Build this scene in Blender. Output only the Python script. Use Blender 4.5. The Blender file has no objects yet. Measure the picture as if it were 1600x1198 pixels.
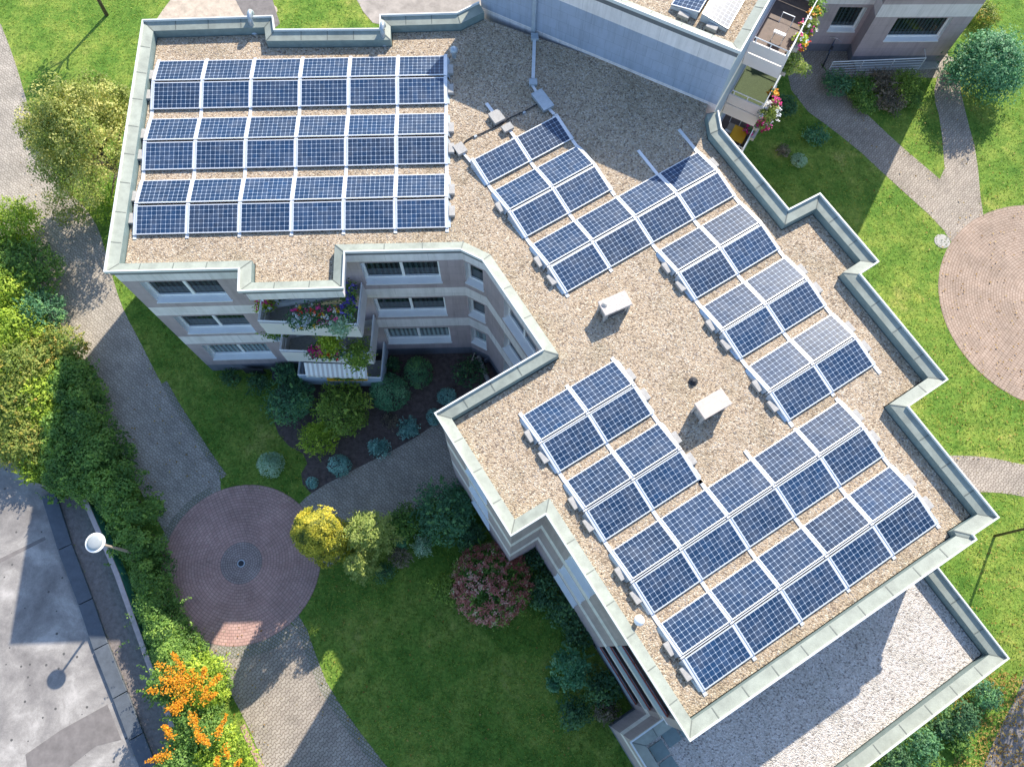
import bpy, bmesh, math, random
import numpy as np
from mathutils import Vector, Matrix
random.seed(7); rng = np.random.default_rng(11)
SC = bpy.context.scene; COL = SC.collection
R = math.radians

# ------------------------------------------------------------------ camera
F, TILT, ROLL, CZ = 1223.4957, 0.3305848, 0.0364812, 31.62
ct, st = math.cos(TILT), math.sin(TILT)
_r = np.array([1, 0, 0.]); _u = np.array([0, ct, st]); W_ = np.array([0, st, -ct])
R_ = math.cos(ROLL) * _r + math.sin(ROLL) * _u
U_ = -math.sin(ROLL) * _r + math.cos(ROLL) * _u
cam = bpy.data.cameras.new('camera'); camo = bpy.data.objects.new('camera', cam); COL.objects.link(camo)
cam.sensor_fit = 'HORIZONTAL'; cam.sensor_width = 36; cam.lens = F / 1600 * 36
cam.clip_start = .5; cam.clip_end = 800
M = Matrix(((R_[0], U_[0], -W_[0], 0), (R_[1], U_[1], -W_[1], 0), (R_[2], U_[2], -W_[2], CZ), (0, 0, 0, 1)))
camo.matrix_world = M
SC.camera = camo

# ------------------------------------------------------------------ light
SUN_AZ, SUN_EL = R(62.5), R(36.7)
w = bpy.data.worlds.new('World'); SC.world = w; w.use_nodes = True
nt = w.node_tree; bg = nt.nodes['Background']; sky = nt.nodes.new('ShaderNodeTexSky')
sky.sky_type = 'NISHITA'; sky.sun_disc = False; sky.sun_elevation = SUN_EL; sky.sun_rotation = R(90) - SUN_AZ
sky.air_density = 1.0; sky.dust_density = .7; sky.ozone_density = 3.4
nt.links.new(sky.outputs[0], bg.inputs[0]); bg.inputs[1].default_value = .15
sd = bpy.data.lights.new('sun', 'SUN'); so = bpy.data.objects.new('sun', sd); COL.objects.link(so)
sd.energy = 4.15; sd.angle = R(.5); sd.color = (1, .925, .80)
L = Vector((-math.cos(SUN_EL) * math.cos(SUN_AZ), -math.cos(SUN_EL) * math.sin(SUN_AZ), -math.sin(SUN_EL)))
so.rotation_euler = L.to_track_quat('-Z', 'Y').to_euler(); so.location = (30, 50, 60)
vs = SC.view_settings; vs.view_transform = 'Standard'; vs.look = 'None'; vs.exposure = .88; vs.gamma = 1


# ------------------------------------------------------------------ helpers
def at(x, y, z=0.0):
    """point at height z seen at photo pixel (x, y)"""
    d = W_ + R_ * (x - 800) / F + U_ * (599 - y) / F
    s = (z - CZ) / d[2]
    return np.array([d[0] * s, d[1] * s, z])


def P2(x, y, z=0.0): return tuple(at(x, y, z)[:2])


def tag(o, label=None, cat=None, group=None, kind=None):
    if label: o['label'] = label
    if cat: o['category'] = cat
    if group: o['group'] = group
    if kind: o['kind'] = kind
    return o


def empty(name, loc, label, cat, group=None, rz=0):
    o = bpy.data.objects.new(name, None); COL.objects.link(o)
    o.location = loc; o.rotation_euler = (0, 0, rz); o.empty_display_size = .2
    return tag(o, label, cat, group)


class MB:
    def __init__(s): s.v = []; s.f = []; s.m = []

    def poly(s, pts, m=0):
        n = len(s.v); s.v += [tuple(map(float, p)) for p in pts]; s.f.append(tuple(range(n, n + len(pts)))); s.m.append(m); return s

    def hexa(s, b, t, m=0):                 # bottom 4 + top 4 points
        n = len(s.v); s.v += [tuple(map(float, p)) for p in list(b) + list(t)]
        for f in ((3, 2, 1, 0), (4, 5, 6, 7), (0, 1, 5, 4), (1, 2, 6, 5), (2, 3, 7, 6), (3, 0, 4, 7)):
            s.f.append(tuple(n + i for i in f)); s.m.append(m)
        return s

    def box(s, c, size, rz=0, m=0, taper=0):
        cx, cy, cz = c; a, b, h = [q / 2 for q in size]; co, si = math.cos(rz), math.sin(rz)
        def q(x, y, z, k=1): x *= k; y *= k; return (cx + x * co - y * si, cy + x * si + y * co, cz + z)
        k = 1 - taper
        return s.hexa([q(-a, -b, -h), q(a, -b, -h), q(a, b, -h), q(-a, b, -h)], [q(-a, -b, h, k), q(a, -b, h, k), q(a, b, h, k), q(-a, b, h, k)], m)

    def prism(s, pts, z0, z1, m=0):
        n = len(pts)
        s.poly([(p[0], p[1], z1) for p in pts], m); s.poly([(p[0], p[1], z0) for p in pts[::-1]], m)
        for i in range(n):
            a, b = pts[i], pts[(i + 1) % n]
            s.poly([(a[0], a[1], z0), (b[0], b[1], z0), (b[0], b[1], z1), (a[0], a[1], z1)], m)
        return s

    def tube(s, path, rad, n=10, m=0, cap=True):
        path = [Vector(p) for p in path]
        if not hasattr(rad, '__len__'): rad = [rad] * len(path)
        rings = []
        for i, p in enumerate(path):
            d = (path[min(i + 1, len(path) - 1)] - path[max(i - 1, 0)]).normalized()
            a = Vector((0, 0, 1)) if abs(d.z) < .9 else Vector((1, 0, 0))
            x = d.cross(a).normalized(); y = d.cross(x)
            base = len(s.v)
            for k in range(n):
                t = 2 * math.pi * k / n; s.v.append(tuple(p + (x * math.cos(t) + y * math.sin(t)) * rad[i]))
            rings.append(base)
        for i in range(len(rings) - 1):
            for k in range(n):
                s.f.append((rings[i] + k, rings[i] + (k + 1) % n, rings[i + 1] + (k + 1) % n, rings[i + 1] + k)); s.m.append(m)
        if cap:
            s.f.append(tuple(rings[0] + k for k in range(n))[::-1]); s.m.append(m)
            s.f.append(tuple(rings[-1] + k for k in range(n))); s.m.append(m)
        return s

    def lathe(s, c, prof, n=20, m=0):
        rings = []
        for r, z in prof:
            base = len(s.v)
            for k in range(n):
                t = 2 * math.pi * k / n; s.v.append((c[0] + r * math.cos(t), c[1] + r * math.sin(t), c[2] + z))
            rings.append(base)
        for i in range(len(rings) - 1):
            for k in range(n):
                s.f.append((rings[i] + k, rings[i] + (k + 1) % n, rings[i + 1] + (k + 1) % n, rings[i + 1] + k)); s.m.append(m)
        s.f.append(tuple(rings[-1] + k for k in range(n))); s.m.append(m)
        s.f.append(tuple(rings[0] + k for k in range(n))[::-1]); s.m.append(m)
        return s

    def build(s, name, mats, parent=None, smooth=False, bevel=0, world=True, fixn=True):
        """vertices are world coordinates; they are moved into the parent's frame (thing > part > sub-part)"""
        me = bpy.data.meshes.new(name)
        off = np.zeros(3); p = parent
        while p is not None: off += np.array(p.location); p = p.parent
        if not world: off[:] = 0
        me.from_pydata([tuple(np.array(v) - off) for v in s.v], [], s.f)
        for m in (mats if isinstance(mats, (list, tuple)) else [mats]): me.materials.append(m)
        me.polygons.foreach_set('material_index', s.m)
        if fixn:
            bm = bmesh.new(); bm.from_mesh(me); bmesh.ops.recalc_face_normals(bm, faces=bm.faces); bm.to_mesh(me); bm.free()
        if smooth: me.polygons.foreach_set('use_smooth', [True] * len(me.polygons))
        o = bpy.data.objects.new(name, me); COL.objects.link(o)
        if parent: o.parent = parent
        if bevel:
            b = o.modifiers.new('bevel', 'BEVEL'); b.width = bevel; b.segments = 2; b.limit_method = 'ANGLE'
        return o


# ------------------------------------------------------------------ materials
def new_mat(name):
    m = bpy.data.materials.new(name); m.use_nodes = True
    n = m.node_tree.nodes; l = m.node_tree.links
    return m, n, l, n['Principled BSDF']


def N(n, t, **kw):
    o = n.new('ShaderNode' + t)
    for k, v in kw.items():
        if k in o.inputs: o.inputs[k].default_value = v
        else: setattr(o, k, v)
    return o


def ramp(n, stops, interp='LINEAR'):
    r = n.new('ShaderNodeValToRGB'); r.color_ramp.interpolation = interp
    e = r.color_ramp.elements
    while len(e) < len(stops): e.new(.5)
    for el, (p, c) in zip(e, stops): el.position = p; el.color = (*c, 1) if len(c) == 3 else c
    return r


def plain(name, col, rough=.6, metal=0, var=.12, scale=3.0, bump=0, bscale=60, spec=.5):
    m, n, l, b = new_mat(name)
    tc = N(n, 'TexCoord'); no = N(n, 'TexNoise', Scale=scale, Detail=6.0, Roughness=.65)
    l.new(tc.outputs['Object'], no.inputs['Vector'])
    lo = [max(0, c * (1 - var)) for c in col]; hi = [min(1, c * (1 + var)) for c in col]
    r = ramp(n, [(.3, lo), (.7, hi)]); l.new(no.outputs[0], r.inputs[0]); l.new(r.outputs[0], b.inputs['Base Color'])
    b.inputs['Roughness'].default_value = rough; b.inputs['Metallic'].default_value = metal
    b.inputs['Specular IOR Level'].default_value = spec
    if bump:
        n2 = N(n, 'TexNoise', Scale=float(bscale), Detail=4.0); l.new(tc.outputs['Object'], n2.inputs['Vector'])
        bp = N(n, 'Bump', Strength=bump, Distance=.02); l.new(n2.outputs[0], bp.inputs['Height']); l.new(bp.outputs[0], b.inputs['Normal'])
    return m


def mixc(n, l, a, b, fac, mode='MIX'):
    x = n.new('ShaderNodeMix'); x.data_type = 'RGBA'; x.blend_type = mode
    for s, i in ((fac, 0), (a, 6), (b, 7)):
        if hasattr(s, 'is_linked'): l.new(s, x.inputs[i])
        elif i == 0: x.inputs[0].default_value = s
        else: x.inputs[i].default_value = (*s, 1)
    return x.outputs[2]


def gravel_mat(name, stops, scale=23.0, rough=.85):
    m, n, l, b = new_mat(name)
    tc = N(n, 'TexCoord')
    v = N(n, 'TexVoronoi', Scale=scale); v.inputs['Randomness'].default_value = 1.0
    l.new(tc.outputs['Object'], v.inputs['Vector'])
    sep = N(n, 'SeparateColor'); l.new(v.outputs['Color'], sep.inputs[0])
    r = ramp(n, stops); l.new(sep.outputs[0], r.inputs[0])
    no = N(n, 'TexNoise', Scale=.7, Detail=7.0, Roughness=.65); l.new(tc.outputs['Object'], no.inputs['Vector'])
    r2 = ramp(n, [(.32, (.82, .83, .80)), (.5, (1, 1, 1)), (.7, (1.08, 1.07, 1.05))]); l.new(no.outputs[0], r2.inputs[0])
    l.new(mixc(n, l, r.outputs[0], r2.outputs[0], 1.0, 'MULTIPLY'), b.inputs['Base Color'])
    inv = N(n, 'Math', operation='MULTIPLY'); l.new(v.outputs['Distance'], inv.inputs[0]); inv.inputs[1].default_value = -1
    hh = N(n, 'Math', operation='ADD'); l.new(inv.outputs[0], hh.inputs[0]); l.new(sep.outputs[1], hh.inputs[1])
    bp = N(n, 'Bump', Strength=.85, Distance=.028); l.new(hh.outputs[0], bp.inputs['Height']); l.new(bp.outputs[0], b.inputs['Normal'])
    b.inputs['Roughness'].default_value = rough; b.inputs['Specular IOR Level'].default_value = .25
    return m


def paver_mat(name, c1, c2, cm, wid, hei, rz=0, warp=.0, mortar=.012, polar=None, bump=.5, zig=0.0):
    """block paving; polar=(x, y) lays the rows as rings round that point"""
    m, n, l, b = new_mat(name)
    tc = N(n, 'TexCoord'); vec = tc.outputs['Object']
    if polar:
        mp = N(n, 'Mapping'); mp.inputs['Location'].default_value = (-polar[0], -polar[1], 0); l.new(vec, mp.inputs[0])
        sx = N(n, 'SeparateXYZ'); l.new(mp.outputs[0], sx.inputs[0])
        an = N(n, 'Math', operation='ARCTAN2'); l.new(sx.outputs[1], an.inputs[0]); l.new(sx.outputs[0], an.inputs[1])
        ln = N(n, 'VectorMath', operation='LENGTH'); l.new(mp.outputs[0], ln.inputs[0])
        sn = N(n, 'Math', operation='SNAP'); l.new(ln.outputs['Value'], sn.inputs[0]); sn.inputs[1].default_value = hei
        ad = N(n, 'Math', operation='ADD'); l.new(sn.outputs[0], ad.inputs[0]); ad.inputs[1].default_value = hei
        mu = N(n, 'Math', operation='MULTIPLY'); l.new(an.outputs[0], mu.inputs[0]); l.new(ad.outputs[0], mu.inputs[1])
        cb = N(n, 'CombineXYZ'); l.new(mu.outputs[0], cb.inputs[0]); l.new(ln.outputs['Value'], cb.inputs[1]); bv = cb.outputs[0]
    else:
        mp = N(n, 'Mapping'); mp.inputs['Rotation'].default_value = (0, 0, rz); l.new(vec, mp.inputs[0]); bv = mp.outputs[0]
        if zig:
            sx = N(n, 'SeparateXYZ'); l.new(bv, sx.inputs[0])
            pp = N(n, 'Math', operation='PINGPONG'); l.new(sx.outputs[0], pp.inputs[0]); pp.inputs[1].default_value = wid / 2
            mu = N(n, 'Math', operation='MULTIPLY_ADD'); l.new(pp.outputs[0], mu.inputs[0]); mu.inputs[1].default_value = zig; l.new(sx.outputs[1], mu.inputs[2])
            cb = N(n, 'CombineXYZ'); l.new(sx.outputs[0], cb.inputs[0]); l.new(mu.outputs[0], cb.inputs[1]); bv = cb.outputs[0]
    br = N(n, 'TexBrick'); l.new(bv, br.inputs['Vector'])
    br.inputs['Scale'].default_value = 1; br.inputs['Brick Width'].default_value = wid; br.inputs['Row Height'].default_value = hei
    br.inputs['Mortar Size'].default_value = mortar; br.inputs['Mortar Smooth'].default_value = .3; br.inputs['Bias'].default_value = 0
    br.inputs['Color1'].default_value = (*c1, 1); br.inputs['Color2'].default_value = (*c2, 1); br.inputs['Mortar'].default_value = (*cm, 1)
    no = N(n, 'TexNoise', Scale=.9, Detail=8.0, Roughness=.7); l.new(vec, no.inputs['Vector'])
    r2 = ramp(n, [(.3, (.72, .72, .7)), (.7, (1.15, 1.13, 1.1))]); l.new(no.outputs[0], r2.inputs[0])
    c = mixc(n, l, br.outputs['Color'], r2.outputs[0], 1.0, 'MULTIPLY')
    # fallen specks
    vo = N(n, 'TexVoronoi', Scale=2.6); l.new(vec, vo.inputs['Vector'])
    lt = N(n, 'Math', operation='LESS_THAN'); l.new(vo.outputs['Distance'], lt.inputs[0]); lt.inputs[1].default_value = .075
    c = mixc(n, l, c, (.30, .25, .17), lt.outputs[0])
    l.new(c, b.inputs['Base Color']); b.inputs['Roughness'].default_value = .85; b.inputs['Specular IOR Level'].default_value = .3
    iv = N(n, 'Math', operation='SUBTRACT'); iv.inputs[0].default_value = 1; l.new(br.outputs['Fac'], iv.inputs[1])
    bp = N(n, 'Bump', Strength=bump, Distance=.012); l.new(iv.outputs[0], bp.inputs['Height']); l.new(bp.outputs[0], b.inputs['Normal'])
    return m


def grass_mat():
    m, n, l, b = new_mat('lawn')
    tc = N(n, 'TexCoord')
    a = N(n, 'TexNoise', Scale=.42, Detail=9.0, Roughness=.72); l.new(tc.outputs['Object'], a.inputs['Vector'])
    f = N(n, 'TexNoise', Scale=9.0, Detail=8.0, Roughness=.75); l.new(tc.outputs['Object'], f.inputs['Vector'])
    md = N(n, 'TexNoise', Scale=2.1, Detail=7.0, Roughness=.7, Distortion=.6); l.new(tc.outputs['Object'], md.inputs['Vector']); rm_ = ramp(n, [(.33, (.58, .66, .6)), (.5, (1, 1, 1)), (.68, (1.35, 1.2, 1.25))]); l.new(md.outputs[0], rm_.inputs[0])
    r = ramp(n, [(.28, (.065, .165, .024)), (.46, (.130, .240, .036)), (.58, (.22, .305, .055)), (.72, (.38, .37, .11))]); l.new(a.outputs[0], r.inputs[0])
    r2 = ramp(n, [(.3, (.42, .5, .4)), (.5, (1, 1, 1)), (.72, (1.7, 1.5, 1.5))]); l.new(f.outputs[0], r2.inputs[0])
    l.new(mixc(n, l, mixc(n, l, r.outputs[0], r2.outputs[0], 1.0, 'MULTIPLY'), rm_.outputs[0], 1.0, 'MULTIPLY'), b.inputs['Base Color'])
    b.inputs['Roughness'].default_value = .9; b.inputs['Specular IOR Level'].default_value = .15
    bp = N(n, 'Bump', Strength=.8, Distance=.06); l.new(f.outputs[0], bp.inputs['Height']); l.new(bp.outputs[0], b.inputs['Normal'])
    return m


LEAF = {}


def leaf_mat(name, stops, trans=.3, rough=.55):
    if name in LEAF: return LEAF[name]
    m, n, l, b = new_mat('leaf_' + name)
    at_ = N(n, 'Attribute', attribute_name='tint')
    r = ramp(n, stops); l.new(at_.outputs['Fac'], r.inputs[0])
    l.new(r.outputs[0], b.inputs['Base Color']); b.inputs['Roughness'].default_value = rough; b.inputs['Specular IOR Level'].default_value = .3
    t = N(n, 'BsdfTranslucent'); hs = N(n, 'HueSaturation', Saturation=1.15, Value=1.3); l.new(r.outputs[0], hs.inputs['Color']); l.new(hs.outputs[0], t.inputs[0])
    mx = N(n, 'MixShader'); mx.inputs[0].default_value = trans; l.new(b.outputs[0], mx.inputs[1]); l.new(t.outputs[0], mx.inputs[2])
    l.new(mx.outputs[0], n['Material Output'].inputs[0])
    LEAF[name] = m; return m


def solar_mat():
    m, n, l, b = new_mat('solar_cells')
    tc = N(n, 'TexCoord'); s = N(n, 'SeparateXYZ'); l.new(tc.outputs['Object'], s.inputs[0])
    def M_(op, a, bb=None, c=None):
        o = N(n, 'Math', operation=op)
        for i, q in enumerate((a, bb, c)):
            if q is None: continue
            if hasattr(q, 'is_linked'): l.new(q, o.inputs[i])
            else: o.inputs[i].default_value = q
        return o.outputs[0]
    cw, ch = 1.555 / 10, .925 / 6
    fx = M_('FRACT', M_('DIVIDE', M_('ADD', s.outputs[0], 1.555 / 2 + 10 * cw), cw)); fy = M_('FRACT', M_('DIVIDE', M_('ADD', s.outputs[1], .925 / 2 + 6 * ch), ch))
    ex = M_('MULTIPLY', M_('MINIMUM', fx, M_('SUBTRACT', 1, fx)), cw); ey = M_('MULTIPLY', M_('MINIMUM', fy, M_('SUBTRACT', 1, fy)), ch)
    line = M_('LESS_THAN', M_('MINIMUM', ex, ey), .0033)
    cor = M_('LESS_THAN', M_('ADD', ex, ey), .021)
    edge = M_('GREATER_THAN', M_('MAXIMUM', M_('DIVIDE', M_('ABSOLUTE', s.outputs[0]), 1.555 / 2), M_('DIVIDE', M_('ABSOLUTE', s.outputs[1]), .925 / 2)), 1.0)
    white = M_('MAXIMUM', M_('MAXIMUM', line, cor), edge)
    # three thin busbars per cell
    f3 = M_('FRACT', M_('ADD', M_('MULTIPLY', fy, 3), 0)); bus = M_('MULTIPLY', M_('LESS_THAN', M_('ABSOLUTE', M_('SUBTRACT', f3, .5)), .045), .35)
    # cell-to-cell tone
    cx = M_('FLOOR', M_('DIVIDE', M_('ADD', s.outputs[0], 2), cw)); cy = M_('FLOOR', M_('DIVIDE', M_('ADD', s.outputs[1], 2), ch))
    oi = N(n, 'ObjectInfo'); cb = N(n, 'CombineXYZ'); l.new(cx, cb.inputs[0]); l.new(cy, cb.inputs[1]); l.new(M_('MULTIPLY', oi.outputs['Random'], 77), cb.inputs[2])
    wn = N(n, 'TexWhiteNoise'); wn.noise_dimensions = '3D'; l.new(cb.outputs[0], wn.inputs['Vector'])
    r = ramp(n, [(0, (.005, .022, .058)), (.75, (.009, .038, .098)), (1, (.015, .054, .132))]); l.new(M_('ADD', M_('MULTIPLY', wn.outputs['Value'], .45), M_('MULTIPLY', oi.outputs['Random'], .55)), r.inputs[0])
    c = mixc(n, l, r.outputs[0], (.20, .27, .38), bus)
    c = mixc(n, l, c, (.47, .56, .67), white)
    du = N(n, 'TexNoise', Scale=2.1, Detail=8.0, Roughness=.75); du.noise_dimensions = '4D'; l.new(tc.outputs['Object'], du.inputs['Vector']); l.new(M_('MULTIPLY', oi.outputs['Random'], 31), du.inputs['W'])
    rd = ramp(n, [(.45, (0, 0, 0)), (.8, (.22, .22, .22))]); l.new(du.outputs[0], rd.inputs[0]); c = mixc(n, l, c, (.42, .42, .42), rd.outputs[0])
    l.new(c, b.inputs['Base Color'])
    ds = N(n, 'TexNoise', Scale=3.0, Detail=6.0); l.new(tc.outputs['Object'], ds.inputs['Vector'])
    rr = ramp(n, [(.3, (.28, .28, .28)), (.75, (.40, .40, .40))]); l.new(ds.outputs[0], rr.inputs[0]); l.new(rr.outputs[0], b.inputs['Roughness'])
    b.inputs['Specular IOR Level'].default_value = .34
    return m


def wall_mat(name, col, jw=1.0, jh=.5):
    m, n, l, b = new_mat(name)
    geo = N(n, 'NewGeometry'); tc = N(n, 'TexCoord')
    # wall coordinate: along the wall, up
    cr = N(n, 'VectorMath', operation='CROSS_PRODUCT'); l.new(geo.outputs['Normal'], cr.inputs[0]); cr.inputs[1].default_value = (0, 0, 1)
    dt = N(n, 'VectorMath', operation='DOT_PRODUCT'); l.new(cr.outputs[0], dt.inputs[0]); l.new(geo.outputs['Position'], dt.inputs[1])
    sp = N(n, 'SeparateXYZ'); l.new(geo.outputs['Position'], sp.inputs[0])
    cb = N(n, 'CombineXYZ'); l.new(dt.outputs['Value'], cb.inputs[0]); l.new(sp.outputs[2], cb.inputs[1])
    br = N(n, 'TexBrick'); l.new(cb.outputs[0], br.inputs['Vector']); br.inputs['Scale'].default_value = 1
    br.inputs['Brick Width'].default_value = jw; br.inputs['Row Height'].default_value = jh; br.inputs['Mortar Size'].default_value = .006
    br.inputs['Color1'].default_value = (*[c * .96 for c in col], 1); br.inputs['Color2'].default_value = (*[min(1, c * 1.04) for c in col], 1)
    br.inputs['Mortar'].default_value = (*[c * .72 for c in col], 1)
    no = N(n, 'TexNoise', Scale=1.2, Detail=8.0, Roughness=.7); l.new(tc.outputs['Object'], no.inputs['Vector'])
    r2 = ramp(n, [(.3, (.88, .88, .87)), (.7, (1.06, 1.06, 1.06))]); l.new(no.outputs[0], r2.inputs[0])
    ms = N(n, 'Mapping'); ms.inputs['Scale'].default_value = (5, .35, 1); l.new(cb.outputs[0], ms.inputs[0]); ns = N(n, 'TexNoise', Scale=1.0, Detail=5.0, Roughness=.7); l.new(ms.outputs[0], ns.inputs['Vector'])
    r3 = ramp(n, [(.35, (.82, .82, .81)), (.55, (1, 1, 1))]); l.new(ns.outputs[0], r3.inputs[0])
    l.new(mixc(n, l, mixc(n, l, br.outputs['Color'], r2.outputs[0], 1.0, 'MULTIPLY'), r3.outputs[0], .8, 'MULTIPLY'), b.inputs['Base Color']); b.inputs['Roughness'].default_value = .8
    return m


MT = {}
MT['lawn'] = grass_mat()
MT['gravel'] = gravel_mat('roof_gravel', [(0, (.18, .135, .105)), (.2, (.38, .285, .195)), (.5, (.54, .425, .30)), (.75, (.46, .365, .27)), (.9, (.70, .60, .465)), (1, (.28, .245, .225))])
MT['gravel2'] = gravel_mat('pale_gravel', [(0, (.24, .21, .19)), (.22, (.52, .465, .41)), (.7, (.66, .60, .54)), (1, (.78, .73, .68))], 25.0)
MT['wall'] = wall_mat('mauve_wall', (.47, .385, .395)); MT['band'] = wall_mat('pale_band', (.86, .80, .79), 1.4, 3)
MT['plinth'] = wall_mat('plinth', (.20, .21, .25), 2, 3)
MT['bluewall'] = wall_mat('grey_cladding', (.37, .43, .54), .6, .45)
MT['cap'] = plain('parapet_sheet', (.30, .325, .275), .6, 0, .22, 2.2, .15, 20)
MT['lip'] = plain('white_edge', (.70, .71, .69), .45, 0, .05)
MT['inner'] = plain('parapet_inner', (.20, .265, .255), .6, 0, .15, 4)
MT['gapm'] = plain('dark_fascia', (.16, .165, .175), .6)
MT['seam'] = plain('seam', (.15, .165, .145), .6, 0, .1)
MT['white'] = plain('white_paint', (.88, .88, .87), .45, 0, .04)
MT['alu'] = plain('aluminium', (.74, .76, .78), .38, .25, .06, 8)
MT['plate'] = plain('wind_plate', (.50, .58, .66), .4, .4, .1, 5)
MT['dark'] = plain('dark', (.03, .03, .035), .6, 0, .3)
MT['conc'] = plain('concrete', (.42, .40, .37), .85, 0, .18, 12, .3, 80)
MT['slab'] = plain('speckled_slab', (.60, .53, .48), .9, 0, .35, 26, .5, 60)
MT['steel'] = plain('galvanised', (.46, .52, .56), .45, .5, .12, 6)
MT['cells'] = solar_mat()
def glass(name, col, rough=.06):
    m, n, l, b = new_mat(name); tc = N(n, 'TexCoord'); wv = N(n, 'TexWave', Scale=3.2, Distortion=2.5, Detail=2.0); wv.bands_direction = 'DIAGONAL'; mz = N(n, 'Mapping'); mz.inputs['Scale'].default_value = (1, 1, .02); l.new(tc.outputs['Object'], mz.inputs[0]); l.new(mz.outputs[0], wv.inputs['Vector'])
    r = ramp(n, [(.25, [c * .45 for c in col]), (.75, [c * 1.6 for c in col])]); l.new(wv.outputs[0], r.inputs[0]); l.new(r.outputs[0], b.inputs['Base Color'])
    b.inputs['Roughness'].default_value = rough; b.inputs['Specular IOR Level'].default_value = .8; return m
MT['glass'] = glass('window_glass', (.022, .034, .036)); MT['glass2'] = glass('curtained_glass', (.12, .17, .17), .12)
MT['soil'] = plain('bed_soil', (.125, .092, .082), .95, 0, .45, 6, .9, 30)
MT['asphalt'] = None
MT['barkm'] = plain('bark', (.12, .09, .065), .9, 0, .3, 15, .6, 40)

# ------------------------------------------------------------------ foliage
def leaf_obj(name, cen, nor, size, tint, mat, parent=None, aspect=.62, loc=None):
    """many small bent leaves as one mesh; cen/nor are (n,3) world arrays"""
    n = len(cen); off = np.array(parent.location) if parent else (np.array(loc) if loc is not None else np.zeros(3))
    nor = nor + rng.normal(0, .5, (n, 3)) + np.array([0, 0, .45]); nor /= np.linalg.norm(nor, axis=1)[:, None] + 1e-9
    a = rng.normal(0, 1, (n, 3)); t = a - (a * nor).sum(1)[:, None] * nor; t /= np.linalg.norm(t, axis=1)[:, None] + 1e-9
    b = np.cross(nor, t); s = np.asarray(size).reshape(-1, 1) * np.ones((n, 1)) * rng.uniform(.65, 1.35, (n, 1))
    c = cen - off
    v = np.empty((n, 4, 3))
    v[:, 0] = c - t * s * .5; v[:, 1] = c + b * s * aspect * .5 + nor * s * .08; v[:, 2] = c + t * s * .5; v[:, 3] = c - b * s * aspect * .5 + nor * s * .08
    me = bpy.data.meshes.new(name); me.vertices.add(n * 4); me.vertices.foreach_set('co', v.ravel())
    me.loops.add(n * 4); me.loops.foreach_set('vertex_index', np.arange(n * 4))
    me.polygons.add(n); me.polygons.foreach_set('loop_start', np.arange(n) * 4); me.polygons.foreach_set('loop_total', np.full(n, 4))
    at_ = me.attributes.new('tint', 'FLOAT', 'FACE'); at_.data.foreach_set('value', np.clip(tint, 0, 1).astype(np.float32))
    me.materials.append(mat); me.update(); me.validate()
    o = bpy.data.objects.new(name, me); COL.objects.link(o)
    if parent: o.parent = parent
    elif loc is not None: o.location = loc
    return o


def sph(n):
    v = rng.normal(0, 1, (n, 3)); return v / np.linalg.norm(v, axis=1)[:, None]


def crown(c, rad, n, clumps=14, cr=.42, fill=.3, tintvar=.25, flat=0.0):
    """points and normals of leaf clumps spread over an ellipsoid of half axes rad"""
    c = np.array(c); rad = np.array(rad, float)
    d = sph(clumps); d[:, 2] = np.abs(d[:, 2]) * (1 - flat) - .25 * (1 - flat)
    cc = d * rng.uniform(.42, .9, (clumps, 1)); ct_ = rng.normal(0, tintvar, clumps); rr = cr * rng.uniform(.7, 1.25, clumps)
    k = rng.integers(0, clumps, n); u = sph(n); u[:, 2] = np.where(rng.random(n) < .65, np.abs(u[:, 2]), u[:, 2])
    rad_ = np.where(rng.random(n) < fill, rng.uniform(.2, .9, n), rng.uniform(.82, 1.05, n))
    p = cc[k] + u * (rr[k] * rad_)[:, None]
    P = c + p * rad; P[:, 2] = np.maximum(P[:, 2], .02)
    return P, u / rad * rad.mean(), .5 + ct_[k] + rng.normal(0, .14, n)


def column(c, r, h, n):
    z = h * rng.random(n) ** .6; a = rng.uniform(0, 2 * math.pi, n); k = rng.integers(0, 150, n)
    ca, cz_ = rng.uniform(0, 2 * math.pi, 150), h * rng.random(150) ** .55; f = rng.random(n) < .75
    a = np.where(f, ca[k] + rng.normal(0, .16, n), a); z = np.where(f, np.clip(cz_[k] + rng.normal(0, .16, n), 0, h * .995), z)
    rr = r * np.sqrt(np.clip(1 - (z / h) ** 4.5, 0, 1)) * rng.uniform(.86, 1.06, n) * np.where(f, (1.0 + rng.normal(0, .11, 150))[k], .82) + .03
    tp = rng.random(n) < .28; q = np.sqrt(rng.random(n)); rr = np.where(tp, r * q * .95, rr); zt_ = np.sin(4.1 * r * q * np.cos(a) / .3 + 1) * np.sin(4.1 * r * q * np.sin(a) / .3); z = np.where(tp, (h + .10 * zt_) * np.clip(1 - (q * .95) ** 2, .05, 1) ** (1 / 3.2) - .12 * rng.random(n), z)
    P = np.c_[c[0] + rr * np.cos(a), c[1] + rr * np.sin(a), z + .03]; nn = np.c_[np.cos(a), np.sin(a), .3 + 1.5 * (z / h) ** 3]
    return P, nn, .42 + rng.normal(0, .26, 150)[k] * f + np.where(tp, .18 * zt_, 0) + rng.normal(0, .16, n)


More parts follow.
